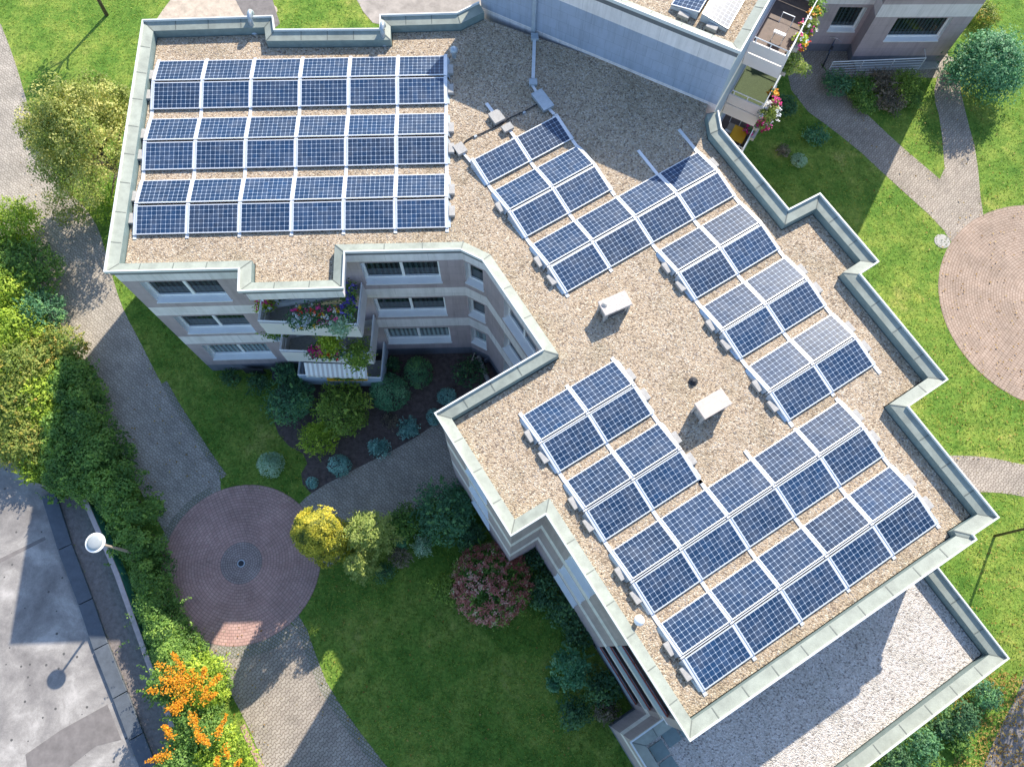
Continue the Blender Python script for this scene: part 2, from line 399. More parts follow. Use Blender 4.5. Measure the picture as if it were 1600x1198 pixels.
def bushy(c, rad, n, clumps, cr):
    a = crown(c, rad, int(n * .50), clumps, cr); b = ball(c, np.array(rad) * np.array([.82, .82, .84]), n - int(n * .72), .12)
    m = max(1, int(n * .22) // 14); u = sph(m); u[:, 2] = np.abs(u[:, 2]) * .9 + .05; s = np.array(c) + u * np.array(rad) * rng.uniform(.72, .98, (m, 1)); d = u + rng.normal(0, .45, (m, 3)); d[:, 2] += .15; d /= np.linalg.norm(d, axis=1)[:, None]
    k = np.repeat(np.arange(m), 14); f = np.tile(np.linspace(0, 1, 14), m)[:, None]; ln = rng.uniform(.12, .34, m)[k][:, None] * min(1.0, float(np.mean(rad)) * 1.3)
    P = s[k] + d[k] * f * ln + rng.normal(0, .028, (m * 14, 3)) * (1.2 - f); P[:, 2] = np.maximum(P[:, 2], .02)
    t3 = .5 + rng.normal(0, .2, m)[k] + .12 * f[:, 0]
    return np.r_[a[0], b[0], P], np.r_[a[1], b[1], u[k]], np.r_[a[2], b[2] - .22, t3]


def ball(c, rad, n, bumps=.08, tintvar=.12):
    c = np.array(c); rad = np.array(rad, float); m = 70; dk = sph(m); kk = rng.integers(0, m, n); u = np.where((rng.random(n) < .7)[:, None], dk[kk] + rng.normal(0, .13, (n, 3)), sph(n)); u /= np.linalg.norm(u, axis=1)[:, None]; u[:, 2] = np.where(u[:, 2] < -.45, -u[:, 2], u[:, 2])
    k = sph(9) * 3; wob = np.sin(u @ k.T + np.arange(9)).mean(1) + rng.normal(0, .16, m)[kk]
    r = (1 + wob * bumps * 3) * np.where(rng.random(n) < .25, rng.uniform(.4, .9, n), rng.uniform(.88, 1.04, n))
    P = c + u * r[:, None] * rad; P[:, 2] = np.maximum(P[:, 2], .02)
    return P, u, .5 + wob * .5 + rng.normal(0, tintvar, n)


PAL = {
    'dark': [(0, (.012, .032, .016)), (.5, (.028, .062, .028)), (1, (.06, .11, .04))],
    'laurel': [(0, (.018, .042, .022)), (.5, (.035, .082, .040)), (1, (.085, .15, .05))],
    'olive': [(0, (.03, .05, .01)), (.5, (.075, .115, .02)), (1, (.17, .20, .04))],
    'mid': [(0, (.025, .055, .014)), (.5, (.062, .115, .024)), (1, (.14, .20, .04))],
    'autumn': [(0, (.05, .085, .016)), (.4, (.125, .165, .035)), (.75, (.215, .215, .05)), (1, (.30, .21, .05))],
    'yellow': [(0, (.045, .065, .010)), (.5, (.25, .24, .025)), (1, (.46, .38, .045))],
    'lime': [(0, (.07, .11, .012)), (.5, (.16, .22, .025)), (1, (.30, .34, .05))],
    'pale': [(0, (.10, .16, .10)), (.5, (.22, .31, .20)), (1, (.40, .48, .34))],
    'blue': [(0, (.045, .10, .085)), (.5, (.10, .19, .165)), (1, (.21, .32, .28))],
    'spruce': [(0, (.02, .065, .035)), (.5, (.05, .13, .065)), (1, (.13, .23, .12))],
    'lacy': [(0, (.10, .15, .03)), (.5, (.20, .26, .06)), (1, (.36, .40, .12))],
    'dry': [(0, (.07, .09, .02)), (.5, (.17, .19, .05)), (1, (.36, .33, .12))],
    'brown': [(0, (.05, .045, .03)), (.5, (.12, .10, .07)), (1, (.24, .20, .14))],
    'pink': [(0, (.15, .04, .03)), (.5, (.35, .12, .095)), (.8, (.44, .24, .20)), (1, (.40, .42, .22))],
    'orange': [(0, (.50, .17, .008)), (.5, (.78, .30, .012)), (1, (.85, .45, .03))],
    'magenta': [(0, (.50, .01, .12)), (.6, (.75, .03, .28)), (1, (.85, .15, .45))],
    'whiteflower': [(0, (.50, .55, .60)), (1, (.85, .85, .85))],
    'violet': [(0, (.07, .05, .30)), (1, (.25, .20, .62))],
    'mixflower': [(0, (.75, .04, .28)), (.35, (.8, .12, .30)), (.36, (.75, .78, .80)), (.7, (.8, .8, .8)), (.71, (.7, .03, .03)), (.85, (.75, .08, .03)), (.86, (.85, .5, .02)), (1, (.85, .55, .03))],
    'leaf': [(0, (.20, .10, .02)), (.5, (.38, .24, .05)), (1, (.50, .38, .12))],
    'grass': [(0, (.042, .072, .010)), (.5, (.108, .145, .020)), (1, (.26, .245, .055))],
}


PSC = {'dark': 3.2, 'laurel': 3.6, 'olive': 3.3, 'mid': 2.6, 'autumn': 2.0, 'yellow': 1.7, 'lime': 2.3, 'pale': 1.9, 'blue': 2.6, 'spruce': 2.4, 'lacy': 1.4, 'brown': 2.1, 'pink': 1.45, 'grass': 2.1, 'dry': 2.1}
def LM(k): return leaf_mat(k, [(p, tuple(min(.85, q * PSC.get(k, 1)) for q in c)) for p, c in PAL[k]], .12 if k in ('pink', 'orange', 'magenta', 'whiteflower', 'violet', 'mixflower') else .3)


def pr(r, x, y, z):        # pixel radius -> metres at the depth of that point
    p = at(x, y, z); d = (p - np.array([0, 0, CZ])) @ W_
    return r * d / F
# ------------------------------------------------------------------ ground
def sheet(name, pts, z, mat, kind='structure'):
    o = MB().poly([(p[0], p[1], z) for p in pts]).build(name, mat, fixn=False)
    if o.data.polygons[0].normal.z < 0: o.data.flip_normals()
    return tag(o, kind=kind)


def smooth_poly(px, it=2):
    p = np.array([P2(*q) for q in px])
    for _ in range(it):
        q = np.roll(p, -1, 0); p = np.stack([p * .75 + q * .25, p * .25 + q * .75], 1).reshape(-1, 2)
    return p


sheet('lawn', [(-160, -120), (160, -120), (160, 200), (-160, 200)], 0, MT['lawn'])
PLZ = (-10.40, 2.97); EPL = (24.0, 15.5)
MT['path'] = paver_mat('path_blocks', (.39, .345, .295), (.48, .43, .37), (.22, .19, .155), .22, .115, R(38), zig=.55)
MT['pathe'] = paver_mat('path_blocks_warm', (.36, .31, .265), (.45, .395, .335), (.19, .155, .12), .22, .115, R(-50), zig=.55)
MT['plaza'] = paver_mat('red_setts', (.50, .305, .265), (.57, .37, .32), (.32, .21, .18), .16, .115, polar=PLZ)
MT['plazag'] = paver_mat('grey_setts', (.36, .29, .27), (.45, .37, .345), (.22, .17, .15), .11, .09, polar=PLZ)
MT['eplaza'] = paver_mat('pink_setts', (.38, .285, .225), (.44, .34, .275), (.25, .18, .135), .18, .12, polar=EPL)
MT['cobble'] = paver_mat('mossy_setts', (.28, .26, .235), (.38, .35, .31), (.17, .175, .10), .11, .11, R(30), mortar=.014)
MT['sand'] = plain('sandy_soil', (.52, .43, .34), .95, 0, .25, 2.5, .6, 40)
MT['sandg'] = plain('grey_sandy_ground', (.36, .32, .285), .95, 0, .3, 1.6, .6, 30)
MT['tar'] = plain('old_tarmac', (.20, .18, .17), .9, 0, .22, 3, .4, 60)


def asphalt_mat():
    m, n, l, b = new_mat('yard_asphalt'); tc = N(n, 'TexCoord'); o = tc.outputs['Object']
    a = N(n, 'TexNoise', Scale=.55, Detail=9.0, Roughness=.72, Distortion=.25); l.new(o, a.inputs['Vector'])
    r = ramp(n, [(.32, (.17, .155, .145)), (.46, (.26, .24, .225)), (.55, (.34, .315, .29)), (.66, (.50, .465, .43))]); l.new(a.outputs[0], r.inputs[0])
    f = N(n, 'TexNoise', Scale=28.0, Detail=6.0, Roughness=.8); l.new(o, f.inputs['Vector']); r2 = ramp(n, [(.3, (.78, .78, .78)), (.7, (1.12, 1.12, 1.12))]); l.new(f.outputs[0], r2.inputs[0])
    v = N(n, 'TexVoronoi', Scale=2.3); l.new(o, v.inputs['Vector']); lt = N(n, 'Math', operation='LESS_THAN'); l.new(v.outputs['Distance'], lt.inputs[0]); lt.inputs[1].default_value = .11
    c = mixc(n, l, r.outputs[0], r2.outputs[0], 1.0, 'MULTIPLY'); c = mixc(n, l, c, (.10, .095, .09), lt.outputs[0])
    l.new(c, b.inputs['Base Color']); b.inputs['Roughness'].default_value = .85
    bp = N(n, 'Bump', Strength=.4, Distance=.01); l.new(f.outputs[0], bp.inputs['Height']); l.new(bp.outputs[0], b.inputs['Normal'])
    return m


MT['asphalt'] = asphalt_mat()
PATHS = {}
def gsheet(name, px, z, mat, it=2):
    p = smooth_poly(px, it) if it else np.array([P2(*q) for q in px]); PATHS[name + str(len(PATHS))] = p
    return sheet(name, p, z, mat)


def circ(c, r, n=72): return np.array([(c[0] + r * math.cos(2 * math.pi * i / n), c[1] + r * math.sin(2 * math.pi * i / n)) for i in range(n)])


gsheet('path', [(-120, -20), (-10, 10), (22, 90), (45, 170), (65, 230), (95, 290), (150, 340), (172, 420), (190, 480), (217, 530), (252, 600), (292, 668), (328, 722), (350, 752), (330, 850), (275, 860), (238, 800), (205, 740), (175, 690), (138, 625), (120, 560), (80, 500), (30, 440), (-10, 370), (-80, 250), (-200, 120)], .004, MT['path'])
gsheet('path', [(455, 800), (487, 768), (560, 730), (640, 690), (690, 655), (790, 590), (840, 640), (800, 720), (740, 760), (640, 800), (560, 845), (500, 900)], .008, MT['path'], 1)
gsheet('path', [(330, 960), (420, 950), (470, 985), (485, 1030), (505, 1080), (530, 1125), (565, 1170), (610, 1225), (440, 1300), (420, 1215), (395, 1150), (368, 1095), (335, 1040), (315, 1000)], .008, MT['pathe'], 1)
p = circ(PLZ, 3.12); PATHS['plaza'] = p; sheet('plaza', p, .016, MT['plaza'])
sheet('plaza_centre', circ(PLZ, .82), .020, MT['plazag'])
# sett borders
def strip(name, a, wdt, z, mat, side=1):
    a = np.array(a); d = np.gradient(a, axis=0); nn = np.stack([-d[:, 1], d[:, 0]], 1); nn /= np.linalg.norm(nn, axis=1)[:, None]
    q = np.concatenate([a, (a + nn * wdt * side)[::-1]]); PATHS[name + str(len(PATHS))] = q; return sheet(name, q, z, mat)
strip('sett_border', [P2(*q) for q in [(452, 965), (467, 990), (480, 1028), (497, 1072), (520, 1110), (550, 1152), (590, 1204), (640, 1262)]], .34, .012, MT['cobble'])
strip('sett_border', [P2(*q) for q in [(252, 600), (272, 636), (295, 672), (318, 708), (346, 748)]], .26, .012, MT['cobble'])
arc = [(PLZ[0] + 3.0 * math.cos(t), PLZ[1] + 3.0 * math.sin(t)) for t in np.linspace(R(120), R(175), 14)]
strip('sett_border', arc, .42, .012, MT['cobble'], -1)
arc = [(PLZ[0] + 3.0 * math.cos(t), PLZ[1] + 3.0 * math.sin(t)) for t in np.linspace(R(262), R(312), 14)]
strip('sett_border', arc, .55, .012, MT['cobble'], -1)
strip('brick_border', [P2(*q) for q in [(375, 1135), (390, 1170), (408, 1205), (430, 1245)]], .2, .013, MT['plaza'], 1)
gsheet('flower_bed', [(428, 610), (470, 575), (600, 530), (705, 530), (800, 540), (830, 570), (790, 600), (700, 660), (600, 718), (494, 780), (466, 748), (485, 715), (440, 690), (425, 650)], .006, MT['soil'], 1)
gsheet('path', [(1262, 40), (1278, 95), (1300, 125), (1340, 165), (1400, 222), (1440, 256), (1478, 288), (1470, 190), (1458, 150), (1465, 118), (1478, 86), (1500, 95), (1498, 130), (1512, 190), (1526, 240), (1534, 330), (1545, 365), (1490, 385), (1470, 352), (1392, 282), (1332, 226), (1240, 158), (1225, 90)], .006, MT['pathe'], 1)
gsheet('path', [(1225, 60), (1262, 40), (1480, 80), (1482, 96), (1462, 122), (1300, 122), (1284, 100), (1240, 110)], .0075, MT['pathe'], 0)
p = circ(EPL, 5.08); PATHS['ep'] = p; sheet('plaza', p, .012, MT['eplaza'])
gsheet('path', [(1400, 712), (1500, 711), (1545, 714), (1600, 726), (1700, 740), (1700, 800), (1600, 775), (1550, 768), (1500, 770), (1400, 770)], .008, MT['pathe'], 1)
gsheet('path', [(1680, 990), (1605, 1040), (1590, 1085), (1560, 1140), (1535, 1200), (1520, 1250), (1700, 1260)], .008, MT['tar'], 1)
gsheet('sand', [(235, 45), (262, 5), (300, -40), (430, -60), (420, 0), (440, 20), (400, 40), (300, 45)], .006, MT['sand'])
gsheet('path', [(350, -40), (372, 10), (395, 45), (440, 45), (430, 15), (415, -40)], .010, MT['tar'], 1)
gsheet('path', [(545, -40), (560, 10), (590, 45), (690, 40), (760, 10), (780, -40)], .010, MT['sandg'], 1)
gsheet('yard', [(-260, 640), (-40, 690), (15, 716), (40, 742), (88, 778), (110, 870), (150, 985), (190, 1090), (225, 1198), (260, 1300), (-300, 1400)], .010, MT['asphalt'], 0)
gsheet('soil_strip', [(80, 772), (132, 774), (188, 900), (240, 1058), (275, 1150), (310, 1300), (260, 1300), (240, 1198), (190, 1060), (140, 925), (100, 820)], .014, MT['soil'].copy(), 0)
SS = PATHS['soil_strip' + str(len(PATHS) - 1)]
m_ = bpy.data.objects['soil_strip'].data.materials[0]; 
for e_, c_ in zip([x for x in m_.node_tree.nodes if x.type == 'VALTORGB'][0].color_ramp.elements, ((.15, .125, .11, 1), (.27, .23, .21, 1))): e_.color = c_
gsheet('tarmac_patch', [(40, 1178), (95, 1140), (168, 1100), (190, 1155), (150, 1165), (108, 1198), (100, 1215), (45, 1215)], .014, MT['tar'], 0)
gsheet('crack_seal', [(-5, 1050 - 175), (70, 838), (72, 843), (-5, 882)], .014, MT['tar'].copy(), 0)

# ------------------------------------------------------------------ apartment building
ZG = 8.93                                           # roof gravel
OUT = [(222, 31), (426.3, 24.5), (428.8, 46), (592.9, 44.6), (592.9, 23), (714.3, 19.5), (748, 3), (1104.3, 164), (1123, 173), (1128, 200), (1232.6, 326.3), (1281.4, 301.3), (1374, 409), (1345, 427.7), (1481.8, 593), (1420.4, 635), (1562, 808.4), (1522, 835.4), (1527, 843), (1078, 1158.5), (852.6, 804), (798, 838), (678, 645), (847.6, 545.5), (753, 406.4), (719.3, 390.2), (539, 394), (536.5, 450.3), (370.7, 455.3), (372, 420.2), (161.6, 425.2)]
OW = [np.array(P2(x, y, 9.4)) for x, y in OUT]
PAR = [OW[i % 31] for i in range(8, 31 + 7)]          # the parapet runs from the tower round to the tower


def offset(pl, d, closed=False):
    """polyline moved d to the right of travel, mitred"""
    n = len(pl); out = []
    for i in range(n):
        def nrm(a, b):
            t = (b - a) / np.linalg.norm(b - a); return np.array([t[1], -t[0]])
        a = nrm(pl[i - 1], pl[i]) if (i > 0 or closed) else None
        b = nrm(pl[i], pl[(i + 1) % n]) if (i < n - 1 or closed) else None
        if a is None: a = b
        if b is None: b = a
        mvec = a + b; mvec = mvec / (mvec @ a) if abs(mvec @ a) > .2 else a
        out.append(pl[i] + mvec * d)
    return out


def seams(sm, pl, rows, n, k, closed, wid, ztop):
    a_, b_ = rows[5][0], rows[6][0]
    for i in range(k):
        i2 = (i + 1) % n; ln = np.linalg.norm(pl[i2] - pl[i]); ang = math.atan2(*(pl[i2] - pl[i])[::-1])
        ks = max(1, int(round(ln / 1.05)))
        for q in range(0, ks + 1):
            t = q / ks if 0 < q < ks else None
            if t is None:
                if q == 0: A, B = a_[i], b_[i]
                else: continue
            else:
                nr = np.array([math.sin(ang), -math.cos(ang)]); A = pl[i] + (pl[i2] - pl[i]) * t + nr * .05; B = A + nr * (wid - .07)
                if (B - b_[i]) @ (b_[i2] - b_[i]) < 0 or (B - b_[i2]) @ (b_[i2] - b_[i]) > 0: continue
            dd = (B - A) / np.linalg.norm(B - A); px = np.array([-dd[1], dd[0]]) * .015
            za, zb = ztop - .083, ztop - .17
            sm.hexa([(*(A + px), za - .01), (*(A - px), za - .01), (*(B - px), zb - .01), (*(B + px), zb - .01)], [(*(A + px), za + .005), (*(A - px), za + .005), (*(B - px), zb + .005), (*(B + px), zb + .005)], 1)


def parapet(pl, ztop, zg, parent, closed=False, wid=.37, seam=True):
    """sheet-metal parapet: raised lip, sloping cap, inner face"""
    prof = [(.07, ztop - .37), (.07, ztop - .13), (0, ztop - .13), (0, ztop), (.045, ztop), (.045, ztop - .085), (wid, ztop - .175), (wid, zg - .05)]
    rows = [(offset(pl, o, closed), z) for o, z in prof]; n = len(pl); k = n if closed else n - 1
    parts = {'gap': MB(), 'edge': MB(), 'cap': MB(), 'inner_face': MB()}
    for j in range(len(prof) - 1):
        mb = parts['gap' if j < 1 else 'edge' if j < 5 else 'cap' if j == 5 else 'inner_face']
        for i in range(k):
            (a, za), (b, zb) = rows[j], rows[j + 1]; i2 = (i + 1) % n
            mb.poly([(*a[i], za), (*a[i2], za), (*b[i2], zb), (*b[i], zb)])
    MB_ = parts['cap']
    sm = MB_
    if seam: seams(sm, pl, rows, n, k, closed, wid, ztop)
    root = MB_.build('parapet', [MT['cap'], MT['seam']], parent, fixn=True)
    parts['gap'].build('fascia_recess', MT['gapm'], root); parts['edge'].build('parapet_edge', MT['lip'], root); parts['inner_face'].build('inner_face', MT['inner'], root)  # recessed strip below the edge is dark grey metal
    return root


BANDS = [(3.03, 3.78), (5.76, 6.46), (8.5, 9.06)]


class Walls:
    """collects facades of one building into wall, band and plinth meshes, with real openings"""
    def __init__(s, bands, ztop, plinth=.7): s.w, s.b, s.p = MB(), MB(), MB(); s.bands = bands; s.zt = ztop; s.pl = plinth

    def face(s, p0, p1, opens=(), z0=0, z1=None):
        p0, p1 = np.array(p0), np.array(p1); ln = np.linalg.norm(p1 - p0); d = (p1 - p0) / ln
        z1 = z1 or s.zt
        xs = sorted({0, ln, *[q for o in opens for q in o[:2]]}); zs = sorted({z0, z1, s.pl, *[q for o in opens for q in o[2:4]], *[q for b in s.bands for q in b if q < z1]})
        zs = [z for z in zs if z0 <= z <= z1]
        for i in range(len(xs) - 1):
            for j in range(len(zs) - 1):
                a, b, c, e = xs[i], xs[i + 1], zs[j], zs[j + 1]; mx, mz = (a + b) / 2, (c + e) / 2
                if any(o[0] < mx < o[1] and o[2] < mz < o[3] for o in opens): continue
                mb = s.b if any(q[0] < mz < q[1] for q in s.bands) else s.p if mz < s.pl else s.w
                A, B = p0 + d * a, p0 + d * b
                mb.poly([(*A, c), (*B, c), (*B, e), (*A, e)])

    def build(s, parent, mats):
        o = s.w.build('wall', mats[0], parent, fixn=False)
        if s.b.v: s.b.build('storey_band', mats[1], parent, fixn=False)
        if s.p.v: s.p.build('plinth', mats[2], parent, fixn=False)
        return o


def window(parent, p0, p1, out, o, panes=2, gl='glass', depth=.25, frame='white', sash=None):
    """recessed window: white reveals, frame bars, sill; panes are sub-parts. out=+1: outside is left of p0->p1"""
    p0, p1 = np.array(p0), np.array(p1); d = (p1 - p0) / np.linalg.norm(p1 - p0); nn = np.array([-d[1], d[0]]) * out
    a, b, z0, z1 = o
    def q(s, t, z): x = p0 + d * s + nn * t; return (x[0], x[1], z)
    f = MB(); D = -depth
    f.poly([q(a, 0, z0), q(a, D, z0), q(a, D, z1), q(a, 0, z1)]); f.poly([q(b, 0, z0), q(b, 0, z1), q(b, D, z1), q(b, D, z0)])
    f.poly([q(a, 0, z1), q(a, D, z1), q(b, D, z1), q(b, 0, z1)])
    def bar(s0, s1, y0, y1, t0=D - .03, t1=D + .045): f.hexa([q(s0, t0, y0), q(s1, t0, y0), q(s1, t1, y0), q(s0, t1, y0)], [q(s0, t0, y1), q(s1, t0, y1), q(s1, t1, y1), q(s0, t1, y1)])
    w_ = .075; mu = .05
    bar(a, a + w_, z0, z1); bar(b - w_, b, z0, z1); bar(a + w_, b - w_, z0, z0 + w_ + .04); bar(a + w_, b - w_, z1 - w_, z1)
    for k in range(1, panes): s = a + (b - a) * k / panes; bar(s - mu, s + mu, z0 + w_ + .04, z1 - w_)
    fo = f.build('window', MT[frame], parent, fixn=False)
    s_ = MB(); s_.hexa([q(a - .03, .05, z0 - .05), q(b + .03, .05, z0 - .05), q(b + .03, D, z0 - .05), q(a - .03, D, z0 - .05)], [q(a - .03, .05, z0 - .005), q(b + .03, .05, z0 - .005), q(b + .03, D, z0 + .05), q(a - .03, D, z0 + .05)])
    s_.build('sill', MT[frame], fo)
    for k in range(panes):
        s0 = a + (b - a) * k / panes + (mu if k else w_); s1 = a + (b - a) * (k + 1) / panes - (mu if k < panes - 1 else w_)
        MB().poly([q(s0, D - .01, z0 + w_), q(s1, D - .01, z0 + w_), q(s1, D - .01, z1 - w_), q(s0, D - .01, z1 - w_)]).build('pane', MT[gl], fo, fixn=False)
    return fo


B0 = empty('apartment_building', (0, 8, 0), 'three storey apartment building with mauve walls, pale bands and gravel roof under the solar panels', 'building')
WL = offset(PAR, .12)
# openings: (start, end, z0, z1) along each wall, keyed by index in OUT
ZW = [(6.92, 8.42), (4.14, 5.66), (1.37, 2.87)]
def seg(i): k = (i - 8) % 31; return WL[k], WL[k + 1]
ws = Walls(BANDS, 9.07)
OPEN = {}
def add_open(i, p0, p1, lst, panes):
    """lst measured from p0; WL runs the other way round on some faces"""
    a, b = seg(i); d = (b - a) / np.linalg.norm(b - a); res = []
    for s0, s1, z0, z1 in lst:
        A = np.array(p0) + (np.array(p1) - np.array(p0)) / np.linalg.norm(np.array(p1) - np.array(p0)) * s0; Bq = np.array(p0) + (np.array(p1) - np.array(p0)) / np.linalg.norm(np.array(p1) - np.array(p0)) * s1
        t = sorted([(A - a) @ d, (Bq - a) @ d]); t = [max(.06, t[0]), min(np.linalg.norm(b - a) - .06, t[1])]; res.append((t[0], t[1], z0, z1))
    OPEN.setdefault(i, []).append((res, panes))
add_open(29, (-12.88, 10.93), (-8.74, 11.21), [(.61, 3.13, *z) for z in ZW], 2)
add_open(25, (-5.45, 11.94), (-1.8, 12.18), [(.28, 2.88, *z) for z in ZW], 2)
add_open(24, (-1.8, 12.2), (-1.05, 11.83), [(.08, .78, *z) for z in ZW], 1)
add_open(23, (-1.0, 11.8), (1.0, 8.82), [(1.15, 3.1, *z) for z in ZW], 2)
add_open(21, (-2.18, 6.55), (.14, 3.2), [(1.35, 2.6, *z) for z in ZW], 2)
add_open(19, (1.2, 3.75), (5.06, -2.0), [(1.2, 2.5, *z) for z in ZW], 2)
# loggias on the south-west front
LOG = [(6.30, 8.5), (3.5, 5.76), (.7, 3.03)]
add_open(19, (1.2, 3.75), (5.06, -2.0), [(4.16, 6.45, *z) for z in LOG], 0)
# recessed balconies under the roof corner (three sides of the corner are open)
for i in range(8, 31 + 6):
    j = i % 31
    if j in (26, 27, 28): continue
    a, b = seg(j); ops = [o for g in OPEN.get(j, []) for o in g[0]]
    ws.face(a, b, ops)
    for g, panes in OPEN.get(j, []):
        if not panes: continue
        for k, o in enumerate(g): window(B0, a, b, 1, o, panes, 'glass2' if k == 2 else 'glass')
# balcony corner: roof fascia on three sides, set-back wall behind with door and window openings
c0, c1 = seg(26); c2, c3 = seg(27)[1], seg(28)[1]
for a, b in ((c0, c1), (c1, c2), (c2, c3)): ws.face(a, b, (), 8.5, 9.07)
back = [(s0 + .5, s0 + 2.6, z0, z1) for s0 in (.25,) for z0, z1 in ((6.25, 8.3), (3.55, 5.6), (.85, 2.9))]
ws.face(c0, c3, back, 0, 8.5)
for o in back: window(B0, c0, c3, 1, o, 2, 'glass2', .1)
ws.build(B0, [MT['wall'], MT['band'], MT['plinth']])
MB().poly([(*c0, 8.5), (*c1, 8.5), (*c2, 8.5), (*c3, 8.5)]).build('balcony_ceiling', MT['white'], B0)
IN = offset(PAR, .40)
roofp = IN + [np.array(P2(*OUT[6], 9.4)) * 1.0, np.array(P2(*OUT[7], 8.9)), ]
roofp = IN + [np.array(P2(*OUT[7], 8.9)) + np.array([.1, .3])]
MB().poly([(*p, ZG) for p in roofp]).build('gravel_roof', MT['gravel'], B0)
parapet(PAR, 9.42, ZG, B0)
# loggia interiors
a, b = seg(19); d19 = (b - a) / np.linalg.norm(b - a); n19 = np.array([-d19[1], d19[0]])
MT['red'] = plain('red_rail', (.42, .10, .05), .45, 0, .15)
MT['brown'] = plain('brown_floor', (.16, .115, .095), .7, 0, .2, 5)
MT['blueclad'] = plain('blue_grey_panel', (.40, .46, .54), .5, 0, .06)
for o in OPEN[19][1][0]:
    s0, s1, z0, z1 = o; q = lambda s, t, z: (*(a + d19 * s + n19 * t), z)
    lb = MB(); lb.poly([q(s0, 0, z0), q(s1, 0, z0), q(s1, -1.3, z0), q(s0, -1.3, z0)]).poly([q(s0, -1.3, z0), q(s1, -1.3, z0), q(s1, -1.3, z1), q(s0, -1.3, z1)]).poly([q(s0, 0, z0), q(s0, -1.3, z0), q(s0, -1.3, z1), q(s0, 0, z1)]).poly([q(s1, 0, z0), q(s1, -1.3, z0), q(s1, -1.3, z1), q(s1, 0, z1)]).poly([q(s0, 0, z1), q(s1, 0, z1), q(s1, -1.3, z1), q(s0, -1.3, z1)])
    lo = lb.build('loggia', MT['wall'], B0)
    rb = MB(); rb.hexa([q(s0, -.06, z0), q(s1, -.06, z0), q(s1, .02, z0), q(s0, .02, z0)], [q(s0, -.06, z0 + .85), q(s1, -.06, z0 + .85), q(s1, .02, z0 + .85), q(s0, .02, z0 + .85)]); rb.build('balustrade', MT['blueclad'], lo)
    rb = MB(); rb.hexa([q(s0, -.02, z0 + 1.0), q(s1, -.02, z0 + 1.0), q(s1, .02, z0 + 1.0), q(s0, .02, z0 + 1.0)], [q(s0, -.02, z0 + 1.04), q(s1, -.02, z0 + 1.04), q(s1, .02, z0 + 1.04), q(s0, .02, z0 + 1.04)])
    for s in np.linspace(s0 + .05, s1 - .05, 5): rb.box(q(s, -.02, z0 + .92), (.03, .03, .2), 0)
    rb.build('red_rail', MT['red'], lo)
# blue cladding strips beside the loggia windows
for o in OPEN[21][0][0] : pass

# the three balconies stacked below the roof corner
bx0, bx1, by0 = -8.64, -5.38, 10.38
MT['balc'] = plain('balcony_board', (.72, .69, .67), .55, 0, .05, 2)
MT['wire'] = plain('pale_blue_board', (.50, .58, .68), .5, 0, .06)
for zf in (6.08, 3.36, .62):
    fl = MB().box(((bx0 + bx1) / 2, (by0 + 11.45) / 2 + .0, zf - .09), (bx1 - bx0, 11.45 - by0, .18)).build('balcony', MT['conc'], B0)
    bo = MB()
    for k, (u0, u1) in enumerate(((-.12, .42), (.47, .88))):
        bo.box(((bx0 + bx1) / 2, by0 - .03 - .02 * k, zf + (u0 + u1) / 2), (bx1 - bx0 + .1, .05, u1 - u0))
        bo.box((bx1 + .05 + .01 * k, (by0 + 11.9) / 2, zf + (u0 + u1) / 2), (.05, 11.9 - by0, u1 - u0)); bo.box((bx0 - .05 - .01 * k, (by0 + 11.2) / 2, zf + (u0 + u1) / 2), (.05, 11.2 - by0, u1 - u0))
    bo.build('balustrade', MT['balc'] if zf > 1 else MT['wire'], fl)
    ra = MB(); ra.tube([(bx0 - .05, 11.2, zf + 1.0), (bx0 - .05, by0 - .04, zf + 1.0), (bx1 + .05, by0 - .04, zf + 1.0), (bx1 + .05, 11.9, zf + 1.0)], .03, 8)
    for x in np.linspace(bx0, bx1, 5): ra.tube([(x, by0 - .0, zf), (x, by0 - .0, zf + 1.0)], .02, 6)
    ra.build('handrail', MT['white'], fl)
aw = MB(); n_ = 26
for k in range(n_):
    x0 = -8.08 + 2.42 * k / n_; x1 = -8.08 + 2.42 * (k + 1) / n_
    aw.poly([(x0, 10.32, 3.12), (x1, 10.32, 3.12), (x1, 9.98, 2.62), (x0, 9.98, 2.62)], k % 2); aw.poly([(x0, 9.98, 2.62), (x1, 9.98, 2.62), (x1, 9.97, 2.47 + .05 * math.sin(k * 1.2)), (x0, 9.97, 2.47 + .05 * math.sin(k * 1.2 - 1.2))], k % 2)
MT['stripe'] = plain('awning_stripe', (.62, .58, .57), .8, 0, .05)
tag(aw.build('awning', [MT['white'], MT['stripe']], None), 'white striped fabric awning sloping out above the lowest flower balcony', 'awning')

# basement windows and light wells
lw = MB(); lw.box((-9.6, 10.72, .30), (.9, .5, .6)); lw.build('light_well', MT['dark'], B0)
lw = MB()
for x in (-10.9, -9.75): lw.box((x, 10.86, .36), (.85, .06, .5))
lw.build('basement_window', MT['dark'], B0)

